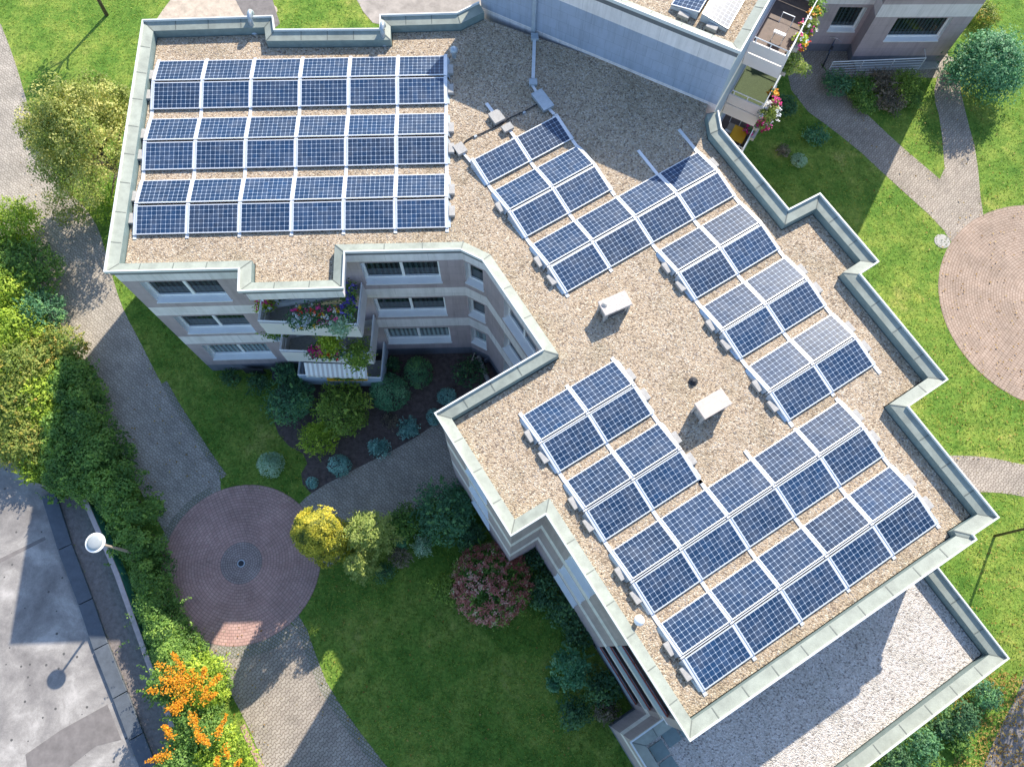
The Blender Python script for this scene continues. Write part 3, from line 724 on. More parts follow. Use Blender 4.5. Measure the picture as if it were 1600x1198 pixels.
# lower terrace roof (two storeys) at the south-east end
ug, vg = np.array([.829, .559]), np.array([.559, -.829]); WA = np.array([3.87, -2.38])
def an(u, v): return WA + ug * u + vg * v
ANN = [an(10.1, 0.02), an(11.26, 0.02), an(11.26, 4.29), an(0, 4.29), an(0, 0), an(1.6, 0)]
B1 = empty('annex', (9, -1, 0), 'lower two storey annex with pale gravel roof at the foot of the solar roof', 'building')
wa = Walls([(3.03, 3.78), (5.45, 5.95)], 5.95); WAn = offset(ANN, .12)
for i in range(5): wa.face(WAn[i], WAn[i + 1])
wa.build(B1, [MT['wall'], MT['band'], MT['plinth']])
MB().poly([(*p, 5.78) for p in offset(ANN, .4)]).build('gravel_roof', MT['gravel2'], B1)
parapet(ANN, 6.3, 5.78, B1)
pv = MB()
for k in range(7): pv.box((*an(.66, .75 + .52 * k), 5.79), (.46, .46, .05), math.atan2(ug[1], ug[0]))
for k in range(2): pv.box((*an(1.2 + .52 * k, .62), 5.79), (.46, .46, .05), math.atan2(ug[1], ug[0]))
pv.build('roof_paver', MT['inner'], B1)

# ------------------------------------------------------------------ taller block to the north
TS = np.array(P2(1158, 81, 11.8)); tu = np.array([math.cos(R(63.2)), math.sin(R(63.2))]); tw = np.array(P2(748, 3, 9.4)) - TS; tl = np.linalg.norm(tw); tw /= tl; tl += .1
TP = [TS + tw * tl, TS + tw * tl + tu * 12.3, TS + tu * 12.3, TS]
B2 = empty('apartment_building', (4, 26, 0), 'taller apartment block with blank grey side wall rising above the gravel roof', 'building')
wt = Walls([(3.03, 3.78), (5.76, 6.46), (8.5, 9.06), (10.78, 11.44)], 11.45); TW = offset(TP, .12, True)
for i in range(4): wt.face(TW[i], TW[(i + 1) % 4])
wt.build(B2, [MT['bluewall'], MT['band'], MT['plinth']])
MB().poly([(*p, 11.28) for p in offset(TP, .4, True)]).build('gravel_roof', MT['gravel'], B2)
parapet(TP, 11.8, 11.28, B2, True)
# the side balconies, three levels
tb = math.atan2(tu[1], tu[0]); tn = np.array([tu[1], -tu[0]])
def tpt(s, o, z): x = TS + tu * s + tn * o; return (x[0], x[1], z)
MT['mat'] = plain('green_matting', (.085, .115, .055), .95, 0, .3, 30, .8, 40)
for k, zf in enumerate((8.78, 6.05, 3.3)):
    s0, s1, dp = 2.7, 6.3, 1.22
    fl = MB().hexa([tpt(s0, -.14, zf - .16), tpt(s1, -.14, zf - .16), tpt(s1, dp, zf - .16), tpt(s0, dp, zf - .16)], [tpt(s0, -.14, zf), tpt(s1, -.14, zf), tpt(s1, dp, zf), tpt(s0, dp, zf)]).build('balcony', MT['mat'] if k == 1 else MT['brown'], B2)
    bo = MB()
    def board(a0, a1, o0, o1, z0, z1, t=.05):
        bo.hexa([tpt(a0, o0, z0), tpt(a1, o0, z0), tpt(a1, o1, z0), tpt(a0, o1, z0)], [tpt(a0, o0, z1), tpt(a1, o0, z1), tpt(a1, o1, z1), tpt(a0, o1, z1)])
    for u0, u1 in ((-.2, .36), (.41, .9)):
        board(s0 - .05, s0, -.1, dp + .02, zf + u0, zf + u1); board(s1, s1 + .05, -.1, dp + .02, zf + u0, zf + u1); board(s0 - .05, s1 + .05, dp + .022, dp + .07, zf + u0, zf + u1)
    bo.build('balustrade', MT['balc'], fl)
    ra = MB(); ra.tube([tpt(s0, -.05, zf + 1.08), tpt(s0, dp + .04, zf + 1.08), tpt(s1, dp + .04, zf + 1.08), tpt(s1, -.05, zf + 1.08)], .022, 8)
    for o in (.05, .6, dp): ra.tube([tpt(s0, o, zf + .4), tpt(s0, o, zf + 1.08)], .018, 6)
    for s in np.linspace(s0, s1, 5): ra.tube([tpt(s, dp + .04, zf + .4), tpt(s, dp + .04, zf + 1.08)], .018, 6)
    ra.build('handrail', MT['white'], fl)
# cable duct on the side wall
cd = at(835.5, 48, 8.95); wn = np.array([tw[1], -tw[0]]); wn = wn if wn @ np.array([0, -1]) > 0 else -wn
cdx = TS + tw * ((cd[:2] - TS) @ tw) + wn * -.06
MB().box((*cdx, 10.1), (.14, .10, 2.5), math.atan2(tw[1], tw[0])).build('cable_duct', MT['plate'], B2)

# ------------------------------------------------------------------ north-east wing
K = np.array(P2(1477, 87, .5)); K2 = np.array(P2(1332, 88, .5))
NP = [K, np.array([20.3, 40.0]), np.array([12.6, 40.0]), np.array([12.7, 29.02]), np.array([16.22, 29.12]), K2]
NP = NP[::-1]
B3 = empty('apartment_building', (16, 34, 0), 'north-east apartment wing with a wide picture window above the bicycle rail', 'building')
wn3 = Walls([(3.0, 3.75), (5.76, 6.46), (8.5, 9.1)], 11.8, .5)
def wdw(a, b, px):
    """window extents on wall a-b from photo pixels of its outer corners"""
    d = (b - a) / np.linalg.norm(b - a); nn = np.array([-d[1], d[0]]); r = []
    for x, y in px:
        ray = W_ + R_ * (x - 800) / F + U_ * (599 - y) / F; t = (a @ nn) / (ray[:2] @ nn); X = ray * t; r.append(((X[:2] - a) @ d, X[2] + CZ))
    r = np.array(r); return (r[:, 0].min(), r[:, 0].max(), r[:, 1].min(), r[:, 1].max())
for i in range(6):
    a, b = NP[i], NP[(i + 1) % 6]; ops = []
    if i == 5:
        pass
    if np.allclose(a, K2) and np.allclose(b, np.array([16.22, 29.12])): pass
    px = None
    if (np.allclose(a, K) and np.allclose(b, K2)) or (np.allclose(a, K2) and np.allclose(b, K)): px = [(1381, 63.7), (1465, 63.3), (1487, 28.5), (1404.5, 28.7)]; pn = 1
    if abs(a[1] - b[1]) < .2 and max(a[1], b[1]) < 30 and px is None: px = [(1297, 48.5), (1335.4, 47.8), (1349, 12), (1312, 12)]; pn = 1
    if px:
        o = wdw(a, b, px); ln = np.linalg.norm(b - a); m4 = np.array([o[0], o[1]]); o = (max(.1, o[0] + .0), min(ln - .1, o[1]), o[2], min(o[3], 2.98)); ops = [o]
        window(B3, a, b, 1, o, pn, 'glass')
    wn3.face(a, b, ops)
wn3.build(B3, [MT['wall'], MT['band'], MT['plinth']])
MB().poly([(*p, 11.8) for p in NP]).build('gravel_roof', MT['gravel'], B3)
# ------------------------------------------------------------------ solar arrays
PL, PW = 1.62, .985
ZL = 9.02; RISE = .171; TLT = math.atan2(RISE, .97)
fb = MB(); t_ = .032; hh = .036
for sx in (-1, 1): fb.box((sx * (PL / 2 - t_ / 2), 0, -hh / 2), (t_, PW - 2 * t_, hh))
for sy in (-1, 1): fb.box((0, sy * (PW / 2 - t_ / 2), -hh / 2), (PL, t_, hh))
gb = MB().box((0, 0, -.012), (PL - 2 * t_, PW - 2 * t_, .012))
PROTO = None


def put_panel(c, ang, tilt, label, group):
    """panel centre c, long side along ang, tilted about it; copies share meshes"""
    global PROTO
    if PROTO is None:
        r = empty('solar_panel', (0, 0, 0), label, 'solar panel', group)
        f_ = fb.build('frame', MT['alu'], r, world=False); g_ = gb.build('cell_sheet', MT['cells'], r, world=False); PROTO = r
    else:
        r = PROTO.copy(); COL.objects.link(r)
        for ch in PROTO.children:
            if ch.parent is PROTO or ch.parent == PROTO:
                k = ch.copy(); COL.objects.link(k); k.parent = r
        tag(r, label, 'solar panel', group)
    ja, jt = random.gauss(0, .0022), random.gauss(0, .006)
    r.location = c; r.rotation_euler = (Matrix.Rotation(ang + ja, 4, 'Z') @ Matrix.Rotation(tilt + jt, 4, 'X')).to_euler()
    return r


ORD = ['first', 'second', 'third', 'fourth', 'fifth', 'sixth', 'seventh', 'eighth']
ARR = {'L': ((-12.898, 19.289), .06803, 2.4438), 'R': ((-4.982, 14.564), .59727, 2.3636)}
PC = 1.6897
def gp(g, u, v, z=0):
    o, a, _ = ARR[g]; return (o[0] + u * PC * math.cos(a) + v * math.sin(a), o[1] + u * PC * math.sin(a) - v * math.cos(a), z)


def place(g, j, kind, k, label):
    o, a, pp = ARR[g]; vc = j * pp + (.487 if kind == 'l' else 1.557)
    put_panel(gp(g, k + .5, vc, ZL + RISE / 2), a, -TLT if kind == 'l' else TLT, label, 'solar panels tilted in pairs on the gravel roofs')


KN = {'l': 'pale upper', 'd': 'dark lower'}
for j in range(3):
    for kind in 'ld':
        for k in range(6):
            place('L', j, kind, k, f"solar panel, {ORD[k]} from left in {KN[kind]} row of {['top', 'middle', 'bottom'][j]} pair, left roof array")
TENTS = {0: ([2, 3], 'd'), 1: ([2, 3], 'ld'), 2: ([2, 3, 4, 5], 'ld'), 3: ([4, 5], 'ld'), 4: ([4, 5], 'ld'), 5: ([4, 5], 'ld'), 6: ([0, 1, 2, 3, 4], 'ld'), 7: ([0, 1, 2, 3, 4], 'ld')}
for j, (ks, kinds) in TENTS.items():
    for kind in kinds:
        for q, k in enumerate(ks):
            row = ('single top row' if j == 0 else f"{KN[kind]} row of {ORD[j - 1]} pair down")
            place('R', j, kind, k, f"solar panel, {ORD[q]} from left in {row}, slanted roof array")
for j in (4, 5):
    for kind in 'ld':
        for q, k in enumerate((0, 1)):
            place('R', j, kind, k, f"solar panel, {'left' if q == 0 else 'right'} one in {KN[kind]} row of {'upper' if j == 4 else 'lower'} pair near the two chimney slabs")

# mounting rails: base rail, two rafters per pair and wind plates on open ends
def mount(g, u, j0, j1, label, ext=(.12, .12), half=False, side=0):
    o, a, pp = ARR[g]; p0 = gp(g, u, j0 * pp, 8.9)
    r = empty('mounting_rail', p0, label, 'rail', 'mounting rails under the solar panels')
    va = math.atan2(-math.cos(a), math.sin(a)); v0 = j0 * pp - ext[0] + (1.0 if half else 0); v1 = j1 * pp + 2.053 + ext[1]
    b = MB().box(gp(g, u, (v0 + v1) / 2, 8.925), (v1 - v0, .11, .07), va); b.build('base_rail', MT['alu'], r)
    du = .052 / PC
    for j in range(j0, j1 + 1):
        for kind, (va_, vb_), (za, zb) in (('l', (.0, .975), (ZL, ZL + RISE)), ('d', (1.07, 2.045), (ZL + RISE, ZL))):
            if half and j == j0 and kind == 'l': continue
            m = MB(); va1, vb1 = j * pp + va_, j * pp + vb_; zo = -.018
            m.hexa([gp(g, u - du, va1, za + zo - .03), gp(g, u + du, va1, za + zo - .03), gp(g, u + du, vb1, zb + zo - .03), gp(g, u - du, vb1, zb + zo - .03)], [gp(g, u - du, va1, za + zo), gp(g, u + du, va1, za + zo), gp(g, u + du, vb1, zb + zo), gp(g, u - du, vb1, zb + zo)])
            m.build('rafter', MT['alu'], r)
        m = MB(); m.box(gp(g, u, j * pp + 1.02, ZL + RISE / 2 - .06), (.05, .12, RISE + .06), va); m.build('ridge_post', MT['alu'], r)
        if side:
            m = MB(); s_ = side * .03 / PC; l_ = side * .15 / PC; hi = ZL + RISE - .02; v_ = j * pp
            st_ = v_ + (1.07 if half and j == j0 else .02)
            if half and j == j0: m.poly([gp(g, u + l_, st_ + .05, 8.9), gp(g, u + l_, v_ + 2.0, 8.9), gp(g, u + s_, v_ + 2.04, ZL - .01), gp(g, u + s_, st_, hi)])
            else:
                m.poly([gp(g, u + l_, v_ + .06, 8.9), gp(g, u + l_, v_ + .95, 8.9), gp(g, u + s_, v_ + .97, hi), gp(g, u + s_, v_ + .02, ZL - .01)])
                m.poly([gp(g, u + l_, v_ + 1.1, 8.9), gp(g, u + l_, v_ + 1.99, 8.9), gp(g, u + s_, v_ + 2.03, ZL - .01), gp(g, u + s_, v_ + 1.07, hi)])
            m.build('wind_plate', MT['plate'], r, fixn=False)
    return r


for u in range(7): mount('L', u, 0, 2, f"white mounting rail, {(ORD + ['x'])[u]} from left, running under the left roof array", side=-1 if u == 0 else 1 if u == 6 else 0)
mount('R', 2, 0, 2, 'white rail along the left edge of the top panels in the slanted array', half=True, side=-1)
mount('R', 3, 0, 2, 'white rail between the two columns of top panels in the slanted array', half=True)
mount('R', 4, 0, 1, 'white rail along the right edge of the topmost panels beside the shadow', half=True, side=1, ext=(.12, .2))
mount('R', 4, 2, 5, 'white rail along left edge of the long two column panel leg', side=-1, ext=(.05, .2))
mount('R', 5, 2, 5, 'long white rail with its end sticking out over the shaded gravel', ext=(1.15, .1))
mount('R', 6, 2, 5, 'outer white rail whose end sticks out beside the corner parapet', ext=(1.1, .3), side=1)
mount('R', 0, 4, 7, 'white rail along the left edge of the lower panels by the south parapet', side=-1)
mount('R', 1, 4, 7, 'white rail one panel in from the left edge of the lower panels')
mount('R', 2, 4, 5, 'white rail on right edge of the small panel group near the chimney slabs', side=1)
mount('R', 2, 6, 7, 'white rail whose tip pokes out between lower panels and chimney slab', ext=(.3, .1))
mount('R', 3, 6, 7, 'white rail in the middle of the wide lower panel block', ext=(.3, .1))
mount('R', 4, 6, 7, 'white rail one panel in from the right edge of the lower block', ext=(.05, .1))
mount('R', 5, 6, 7, 'white rail along the right edge of the lower panel block', side=1)
# dark cable trays show in the ridge gaps: a narrow channel per pair
def ridge(g, j, k0, k1, label):
    a = ARR[g][1]; v = j * ARR[g][2] + 1.022; c = gp(g, (k0 + k1) / 2, v, ZL + RISE - .075)
    return tag(MB().box(c, ((k1 - k0) * PC - .1, .03, .03), a).build('cable_channel', MT['alu'], None), label, 'cable channel', 'thin channels in the ridge gaps between panels')

for j, (ks, kinds) in TENTS.items():
    if j: ridge('R', j, min(ks), max(ks) + 1, f"thin channel in the ridge gap of the {ORD[j - 1]} slanted pair down")
for j in (4, 5): ridge('R', j, 0, 2, f"thin channel in the ridge gap of the {'upper' if j == 4 else 'lower'} pair near the chimney slabs")

# ballast blocks
BLK = None
def block(g, u, v, label, sz=1.0):
    global BLK
    a = ARR[g][1]; z = ZG + .075
    if BLK is None:
        BLK = MB().box((0, 0, 0), (.20, .38, .14)).build('ballast_block', MT['conc'], None, world=False, bevel=.012); o = BLK
    else: o = BLK.copy(); COL.objects.link(o)
    o.location = gp(g, u, v, z); o.rotation_euler = (0, 0, a); return tag(o, label, 'ballast block', 'concrete ballast blocks at the panel ends')


for j in range(3):
    nm = ['top', 'middle', 'bottom'][j]
    for v, h in ((.62, 'upper'), (1.45, 'lower')):
        block('L', 6.10, j * 2.4438 + v, f"pale ballast block, {h} one right of the {nm} pair, left roof array")
        block('L', -.07, j * 2.4438 + v, f"pale ballast block, {h} one left of the {nm} pair, left roof array")
for j, u, s in ((1, 2, -1), (2, 2, -1), (2, 6, 1), (3, 4, -1), (4, 4, -1), (5, 4, -1), (4, 6, 1), (5, 6, 1), (4, 0, -1), (5, 0, -1), (6, 0, -1), (7, 0, -1), (4, 2, 1), (5, 2, 1), (6, 5, 1), (7, 5, 1)):
    side = 'left' if s < 0 else 'right'
    grp = 'small group by the chimneys' if (j in (4, 5) and u in (0, 2)) else 'slanted array'
    block('R', u + s * .085, j * 2.3636 + .66, f"pale ballast block {side} of pale row, {ORD[j - 1]} pair down, {grp}")
    if (j, u) not in ((2, 6), (1, 2)): block('R', u + s * .085, j * 2.3636 + 1.42, f"pale ballast block {side} of dark row, {ORD[j - 1]} pair down, {grp}")

# panels on the taller roof: one pair with open gable ends
gA = at(1137, 47, 11.42); tdir = tu; 
def tgp(s, v, z): x = gA[:2] + tu * s - tn * v; return (x[0], x[1], z)
ta = tb
for k in range(2):
    for kind in (0, 1):
        vc = .487 + kind * 1.07
        put_panel(tgp(.85 + 1.69 * k, vc, 11.42 + RISE / 2), ta, TLT if kind == 0 else -TLT, f"solar panel on the taller roof, {'right' if kind == 0 else 'left'} slope, {'nearest the' if k == 0 else 'second from the'} parapet", 'solar panels tilted in pairs on the gravel roofs')
m = MB(); m.poly([tgp(-.02, .02, 11.32), tgp(-.02, .97, 11.32), tgp(.0, .97, 11.42 + RISE), tgp(.0, .02, 11.41)]).poly([tgp(-.02, 1.08, 11.32), tgp(-.02, 2.03, 11.32), tgp(.0, 2.03, 11.41), tgp(.0, 1.08, 11.42 + RISE)])
tag(m.build('wind_plate', MT['plate'], None, fixn=False), 'blue grey gable plates closing the panels on the taller roof', 'wind plate')
for k, v in enumerate((.5, 1.5)):
    o = BLK.copy(); COL.objects.link(o); o.location = tgp(-.12, v, 11.36); o.rotation_euler = (0, 0, ta); tag(o, f"pale ballast block on the taller roof at the {'right' if k == 0 else 'left'} gable plate", 'ballast block', 'concrete ballast blocks at the panel ends')

# ------------------------------------------------------------------ roof fittings
def ventslab(px, label, size, hz, ang, mat, legs=True):
    c = at(*px, ZG + hz); t = empty('chimney_slab', (c[0], c[1], ZG), label, 'chimney')
    s = MB().box((c[0], c[1], ZG + hz), (size[0], size[1], .09), ang); s.build('cover_slab', mat, t, bevel=.012)
    b = MB().box((c[0], c[1], ZG + hz / 2 - .05), (size[0] * .80, size[1] * .74, hz - .06), ang); b.build('shaft', MT['conc'], t)
    lv = MB()
    for sy in (-1, 1):
        for q in range(3): lv.box((c[0] - math.sin(ang) * sy * size[1] * .375, c[1] + math.cos(ang) * sy * size[1] * .375, ZG + .12 + q * .13), (size[0] * .62, .03, .05), ang)
    lv.build('louvre', MT['dark'], t)
    l = MB()
    for sx in (-1, 1):
        for sy in (-1, 1): l.box((c[0] + math.cos(ang) * sx * size[0] * .44 - math.sin(ang) * sy * size[1] * .36, c[1] + math.sin(ang) * sx * size[0] * .44 + math.cos(ang) * sy * size[1] * .36, ZG + hz / 2 - .03), (.07, .07, hz - .04), ang)
    l.build('leg', MT['conc'], t)
    return t
ventslab((961, 474), 'lichen speckled chimney cover slab on legs, nearer the upper panels', (.95, .52), .55, R(27), MT['slab'])
MT['pslab'] = plain('pink_slab', (.60, .50, .435), .85, 0, .1, 8, .2, 60)
ventslab((1114, 631), 'smooth pinkish chimney cover slab beside the lower panels', (.98, .56), .68, R(32), MT['pslab'])
# small stack left end of the speckled slab
c = at(944, 478, ZG + .5); tag(MB().lathe((c[0], c[1], ZG), [(.05, 0), (.05, .55), (.09, .56), (.09, .62), (.02, .66)], 12).build('vent_pipe', MT['conc'], None), 'stubby pipe end at the left of the speckled chimney slab', 'vent')
c = at(1083, 596, ZG); t = empty('roof_drain', (c[0], c[1], ZG), 'small black round roof outlet on open gravel between the chimneys', 'drain')
MB().lathe((c[0], c[1], ZG - .03), [(.14, 0), (.14, .07), (.09, .10)], 20).build('collar', MT['dark'], t); MB().lathe((c[0], c[1], ZG + .06), [(.075, 0), (.085, .06), (.05, .09)], 16).build('strainer', MT['dark'], t)
c = at(999, 969, ZG + .42); t = empty('vent_pipe', (c[0], c[1], ZG), 'white ball topped vent pipe by the south-west parapet', 'vent')
MB().lathe((c[0], c[1], ZG - .02), [(.07, 0), (.07, .34)], 16).build('pipe', MT['conc'], t); MB().lathe((c[0], c[1], ZG + .28), [(.07, 0), (.135, .05), (.15, .12), (.11, .2), (.04, .235)], 20).build('cap', MT['white'], t, smooth=True)
c = at(709, 78, ZG + .35); t = empty('vent_pipe', (c[0], c[1], ZG), 'blue grey domed vent above the top right corner of left array', 'vent')
MB().lathe((c[0], c[1], ZG - .02), [(.075, 0), (.075, .3)], 16).build('pipe', MT['steel'], t); MB().lathe((c[0], c[1], ZG + .24), [(.08, 0), (.14, .04), (.15, .12), (.10, .19), (.03, .22)], 20).build('cap', MT['steel'], t, smooth=True)
for (x, y), lab in (((398, 50), 'gooseneck vent pipe by the left notch of the north parapet'), ((601, 68), 'gooseneck vent pipe by the right notch of the north parapet')):
    c = at(x, y, ZG); t = empty('vent_pipe', (c[0], c[1], ZG), lab, 'vent', 'gooseneck pipes by the north parapet')
    ps = [(c[0], c[1], ZG - .02), (c[0], c[1], ZG + .5)] + [(c[0], c[1] + .17 - .17 * math.cos(q), ZG + .5 + .2 * math.sin(q)) for q in np.linspace(.3, math.pi, 7)] + [(c[0], c[1] + .34, ZG + .44)]
    MB().tube(ps, .085, 14).build('pipe', MT['steel'], t, smooth=True); MB().lathe((c[0], c[1], ZG - .02), [(.16, 0), (.15, .06), (.09, .12)], 18).build('collar', MT['steel'], t)

# junction boxes, trays and cables
def box_at(name, px, z, size, ang, mat, label, cat, lid=True):
    c = at(*px, z + size[2]); t = empty(name, (c[0], c[1], z), label, cat)
    MB().box((c[0], c[1], z + size[2] / 2), size, ang).build('housing', mat, t, bevel=.01)
    MB().box((c[0], c[1], z + size[2] + .012), (size[0] * 1.04, size[1] * 1.04, .022), ang).build('lid', mat, t, bevel=.006); return t
ra = ARR['R'][1]
box_at('junction_box', (848, 156), ZG + .03, (.42, .80, .14), ra, MT['steel'], 'long grey junction box in shade above the slanted array', 'junction box')
box_at('junction_box', (776, 182), ZG + .03, (.40, .46, .12), ra, MT['conc'], 'half shaded pale junction box between the two arrays', 'junction box')
box_at('junction_box', (793, 199), ZG + .03, (.36, .26, .12), ra, MT['conc'], 'smaller pale box just below the half shaded junction box', 'junction box')
box_at('junction_box', (719, 232), ZG + .03, (.34, .40, .12), ra, MT['conc'], 'pale junction box at the right end of the left array', 'junction box')
box_at('junction_box', (835.5, 57), ZG + .01, (.26, .26, .12), R(4), MT['steel'], 'small grey box at the foot of the tall side wall', 'junction box')
box_at('junction_box', (833, 128), ZG + .01, (.28, .24, .12), R(4), MT['steel'], 'small grey box at the lower end of the cable tray', 'junction box')
def tray(p, q, wdt, label):
    a, b = at(*p, ZG + .06), at(*q, ZG + .06); d = b - a; o = MB().box(tuple((a + b) / 2), (np.linalg.norm(d), wdt, .05), math.atan2(d[1], d[0])).build('cable_tray', MT['alu'], None); return tag(o, label, 'cable tray')
tray((835, 62), (833, 123), .12, 'straight white cable tray from the tall wall to the boxes')
tray((832, 134), (838, 144), .09, 'stub of white tray into the long grey junction box')
tray((760, 162), (772, 178), .11, 'short white tray end sticking up from the half shaded box')
tray((797, 205), (803, 213), .10, 'short white tray into the top of the slanted array')
tray((724, 240), (738, 256), .08, 'short thin tray from the pale box to the slanted array')
tray((858, 171), (866, 179), .10, 'two stub rails below the long grey junction box')
pth = [tuple(at(x, y, ZG + .04)) for x, y in [(842, 162), (834, 166), (820, 174), (806, 180), (794, 186), (780, 196), (766, 202), (752, 209), (738, 214), (728, 220), (722, 228)]]
cb_ = empty('cable', pth[5], 'thin black cable on small feet snaking across gravel between the junction boxes', 'cable')
MB().tube(pth, .022, 8).build('cable_run', MT['dark'], cb_, smooth=True)
for x, y in ((819, 177), (743, 214)):
    c = at(x, y, ZG); MB().box((c[0], c[1], ZG + .03), (.13, .10, .06), .5, taper=.25).build('cable_foot', MT['steel'], cb_)

# ------------------------------------------------------------------ street things
def lamp(base, head, zh, label):
    h = at(*head, zh); b = at(*base, 0)
    b = np.array([h[0] + .02, h[1] + .0, 0])
    t = empty('street_lamp', (b[0], b[1], 0), label, 'street lamp')
    MB().tube([(b[0], b[1], 0), (b[0], b[1], 1.0), (b[0], b[1], zh - .25)], [.065, .06, .04], 12).build('pole', plain('lamp_pole', (.45, .36, .28), .5, .3, .2), t, smooth=True)
    MB().lathe((h[0], h[1], zh - .32), [(.05, 0), (.11, .06), (.15, .2)], 20).build('lamp_glass', MT['white'], t, smooth=True)
    MB().lathe((h[0], h[1], zh - .12), [(.30, 0), (.345, .02), (.345, .05), (.31, .065), (.27, .075)], 32).build('lamp_rim', MT['white'], t)
    MB().lathe((h[0], h[1], zh - .05), [(.275, 0), (.26, .035), (.17, .075), (.05, .095)], 28).build('lamp_shade', plain('lamp_dome', (.36, .39, .40), .3, 0, .08, 4), t, smooth=True)
    return t
lamp((200, 862), (147, 847), 4.0, 'white mushroom street lamp over the hedge at lower left')
b = at(1554, 837, 0); t = empty('street_lamp', tuple(b), 'dark thin lamp post on the lawn right of the roof corner', 'street lamp')
MT['post'] = plain('rusty_post', (.085, .07, .05), .6, .3, .3)
MB().tube([tuple(b), (b[0], b[1], 4.6)], [.055, .04], 10).build('pole', MT['post'], t, smooth=True)
MB().lathe((b[0], b[1], 4.5), [(.05, 0), (.28, .08), (.26, .14), (.05, .22)], 20).build('lamp_shade', MT['post'], t, smooth=True)
c = at(1472, 377, 0); t = empty('manhole_cover', (c[0], c[1], 0), 'pale round concrete manhole cover in grass by the pink plaza', 'manhole')
MB().lathe((c[0], c[1], .0), [(.36, 0), (.36, .012), (.34, .018)], 28).build('ring', MT['conc'], t); MB().lathe((c[0], c[1], .012), [(.29, 0), (.29, .012)], 24).build('lid', MT['conc'], t)
c = at(377, 880, 0); t = empty('drain_grate', (c[0], c[1], 0), 'small dark round drain in the centre of the red plaza', 'drain')
MB().lathe((c[0], c[1], .015), [(.11, 0), (.11, .022)], 20).build('grate', MT['dark'], t); MB().lathe((c[0], c[1], .012), [(.15, 0), (.15, .018)], 20).build('ring', MT['steel'], t)
# kerb trough and low wall beside the yard
kw = [P2(*q) for q in [(78, 772), (104, 855), (136, 940), (160, 1010), (190, 1085), (215, 1150), (245, 1225)]]
MT['slate'] = plain('dark_gutter_slab', (.095, .11, .13), .6, 0, .18, 4, .2, 30)
kt = empty('gutter_kerb', (kw[0][0], kw[0][1], 0), 'raised row of dark gutter slabs along the edge of the yard', 'kerb')
for i in range(len(kw) - 1):
    a, b = np.array(kw[i]), np.array(kw[i + 1]); d = b - a; ln = np.linalg.norm(d); d /= ln; nn = np.array([-d[1], d[0]])
    A, Bq = a + d * .015, b - d * .015; h_ = .27
    MB().hexa([(*(A - nn * h_), 0), (*(Bq - nn * h_), 0), (*(Bq + nn * h_), 0), (*(A + nn * h_), 0)], [(*(A - nn * h_), .16), (*(Bq - nn * h_), .16), (*(Bq + nn * h_), .13), (*(A + nn * h_), .13)]).build('slab', MT['slate'], kt, bevel=.015)
wl = [P2(*q, .8) for q in [(130, 776), (148, 818), (165, 856), (182, 896), (212, 980), (240, 1058), (263, 1118), (290, 1200), (320, 1290)]]
MT['walltop'] = plain('wall_coping', (.52, .43, .40), .8, 0, .15, 5); MT['teal'] = plain('teal_paint', (.10, .42, .34), .6, 0, .4, 2.5)
kt = empty('garden_wall', (wl[0][0], wl[0][1], 0), 'low wall with pale coping and teal painted side behind the lamp', 'wall')
cp, sd_ = MB(), MB()
wa_ = [np.array(q) for q in wl]; lo_, hi_ = offset(wa_, .09), offset(wa_, -.09); l2, h2 = offset(wa_, .07), offset(wa_, -.07)
for i in range(len(wl) - 1):
    cp.hexa([(*lo_[i], .74), (*lo_[i + 1], .74), (*hi_[i + 1], .74), (*hi_[i], .74)], [(*lo_[i], .80), (*lo_[i + 1], .80), (*hi_[i + 1], .80), (*hi_[i], .80)])
    sd_.hexa([(*l2[i], 0), (*l2[i + 1], 0), (*h2[i + 1], 0), (*h2[i], 0)], [(*l2[i], .738), (*l2[i + 1], .738), (*h2[i + 1], .738), (*h2[i], .738)])
sd_.build('wall_side', MT['teal'], kt); cp.build('coping', MT['walltop'], kt)
e0, e1 = np.array(P2(30, 748, .1)), np.array(P2(130, 776, .1)); d = e1 - e0
tag(MB().box((*((e0 + e1) / 2), .08), (np.linalg.norm(d), .07, .16), math.atan2(d[1], d[0])).build('edging_board', MT['walltop'], None), 'thin rusty edging board between the hedge and the dark yard', 'edging')

# bicycle rail and bicycle
ra0, ra1, zr = np.array(P2(1302, 97, 1.0)), np.array(P2(1447, 91, 1.0)), 1.0
t = empty('railing', (*ra0, 0), 'white tubular railing with several bars below the picture window', 'railing')
m = MB(); dd = (ra1 - ra0) / np.linalg.norm(ra1 - ra0)
for z in (.12, .3, .48, .66, .84): m.tube([(*ra0, z), (*ra1, z)], .014, 6)
m.build('bars', MT['alu'], t)
m = MB(); m.tube([(*(ra0 + np.array([-.0, .0])), 1.0), (*ra1, 1.0), (*(ra1 + np.array([.0, .55])), 1.0)], .024, 8); m.build('handrail', MT['alu'], t)
for k in range(4):
    x = ra0 + (ra1 - ra0) * k / 3; MB().tube([(*x, 0), (*x, 1.0)], .022, 8).build('post', MT['alu'], t)
tag(MB().box((*(P2(1400, 102, .0)), .04), (4.2, .7, .08), math.atan2(dd[1], dd[0])).build('ramp', MT['conc'], None), 'low concrete ramp slab behind the white railing', 'ramp')
b0, b1 = np.array(P2(1290, 95, .33)), np.array(P2(1303, 62, .33)); d = (b1 - b0); ln = np.linalg.norm(d); d /= ln; b1 = b0 + d * 1.08
bk = empty('bicycle', (*((b0 + b1) / 2), 0), 'dark bicycle parked by the house wall and railing', 'bicycle')
MT['tyre'] = plain('tyre', (.02, .02, .022), .8); MT['chrome'] = plain('chrome', (.6, .62, .65), .25, .8, .05)
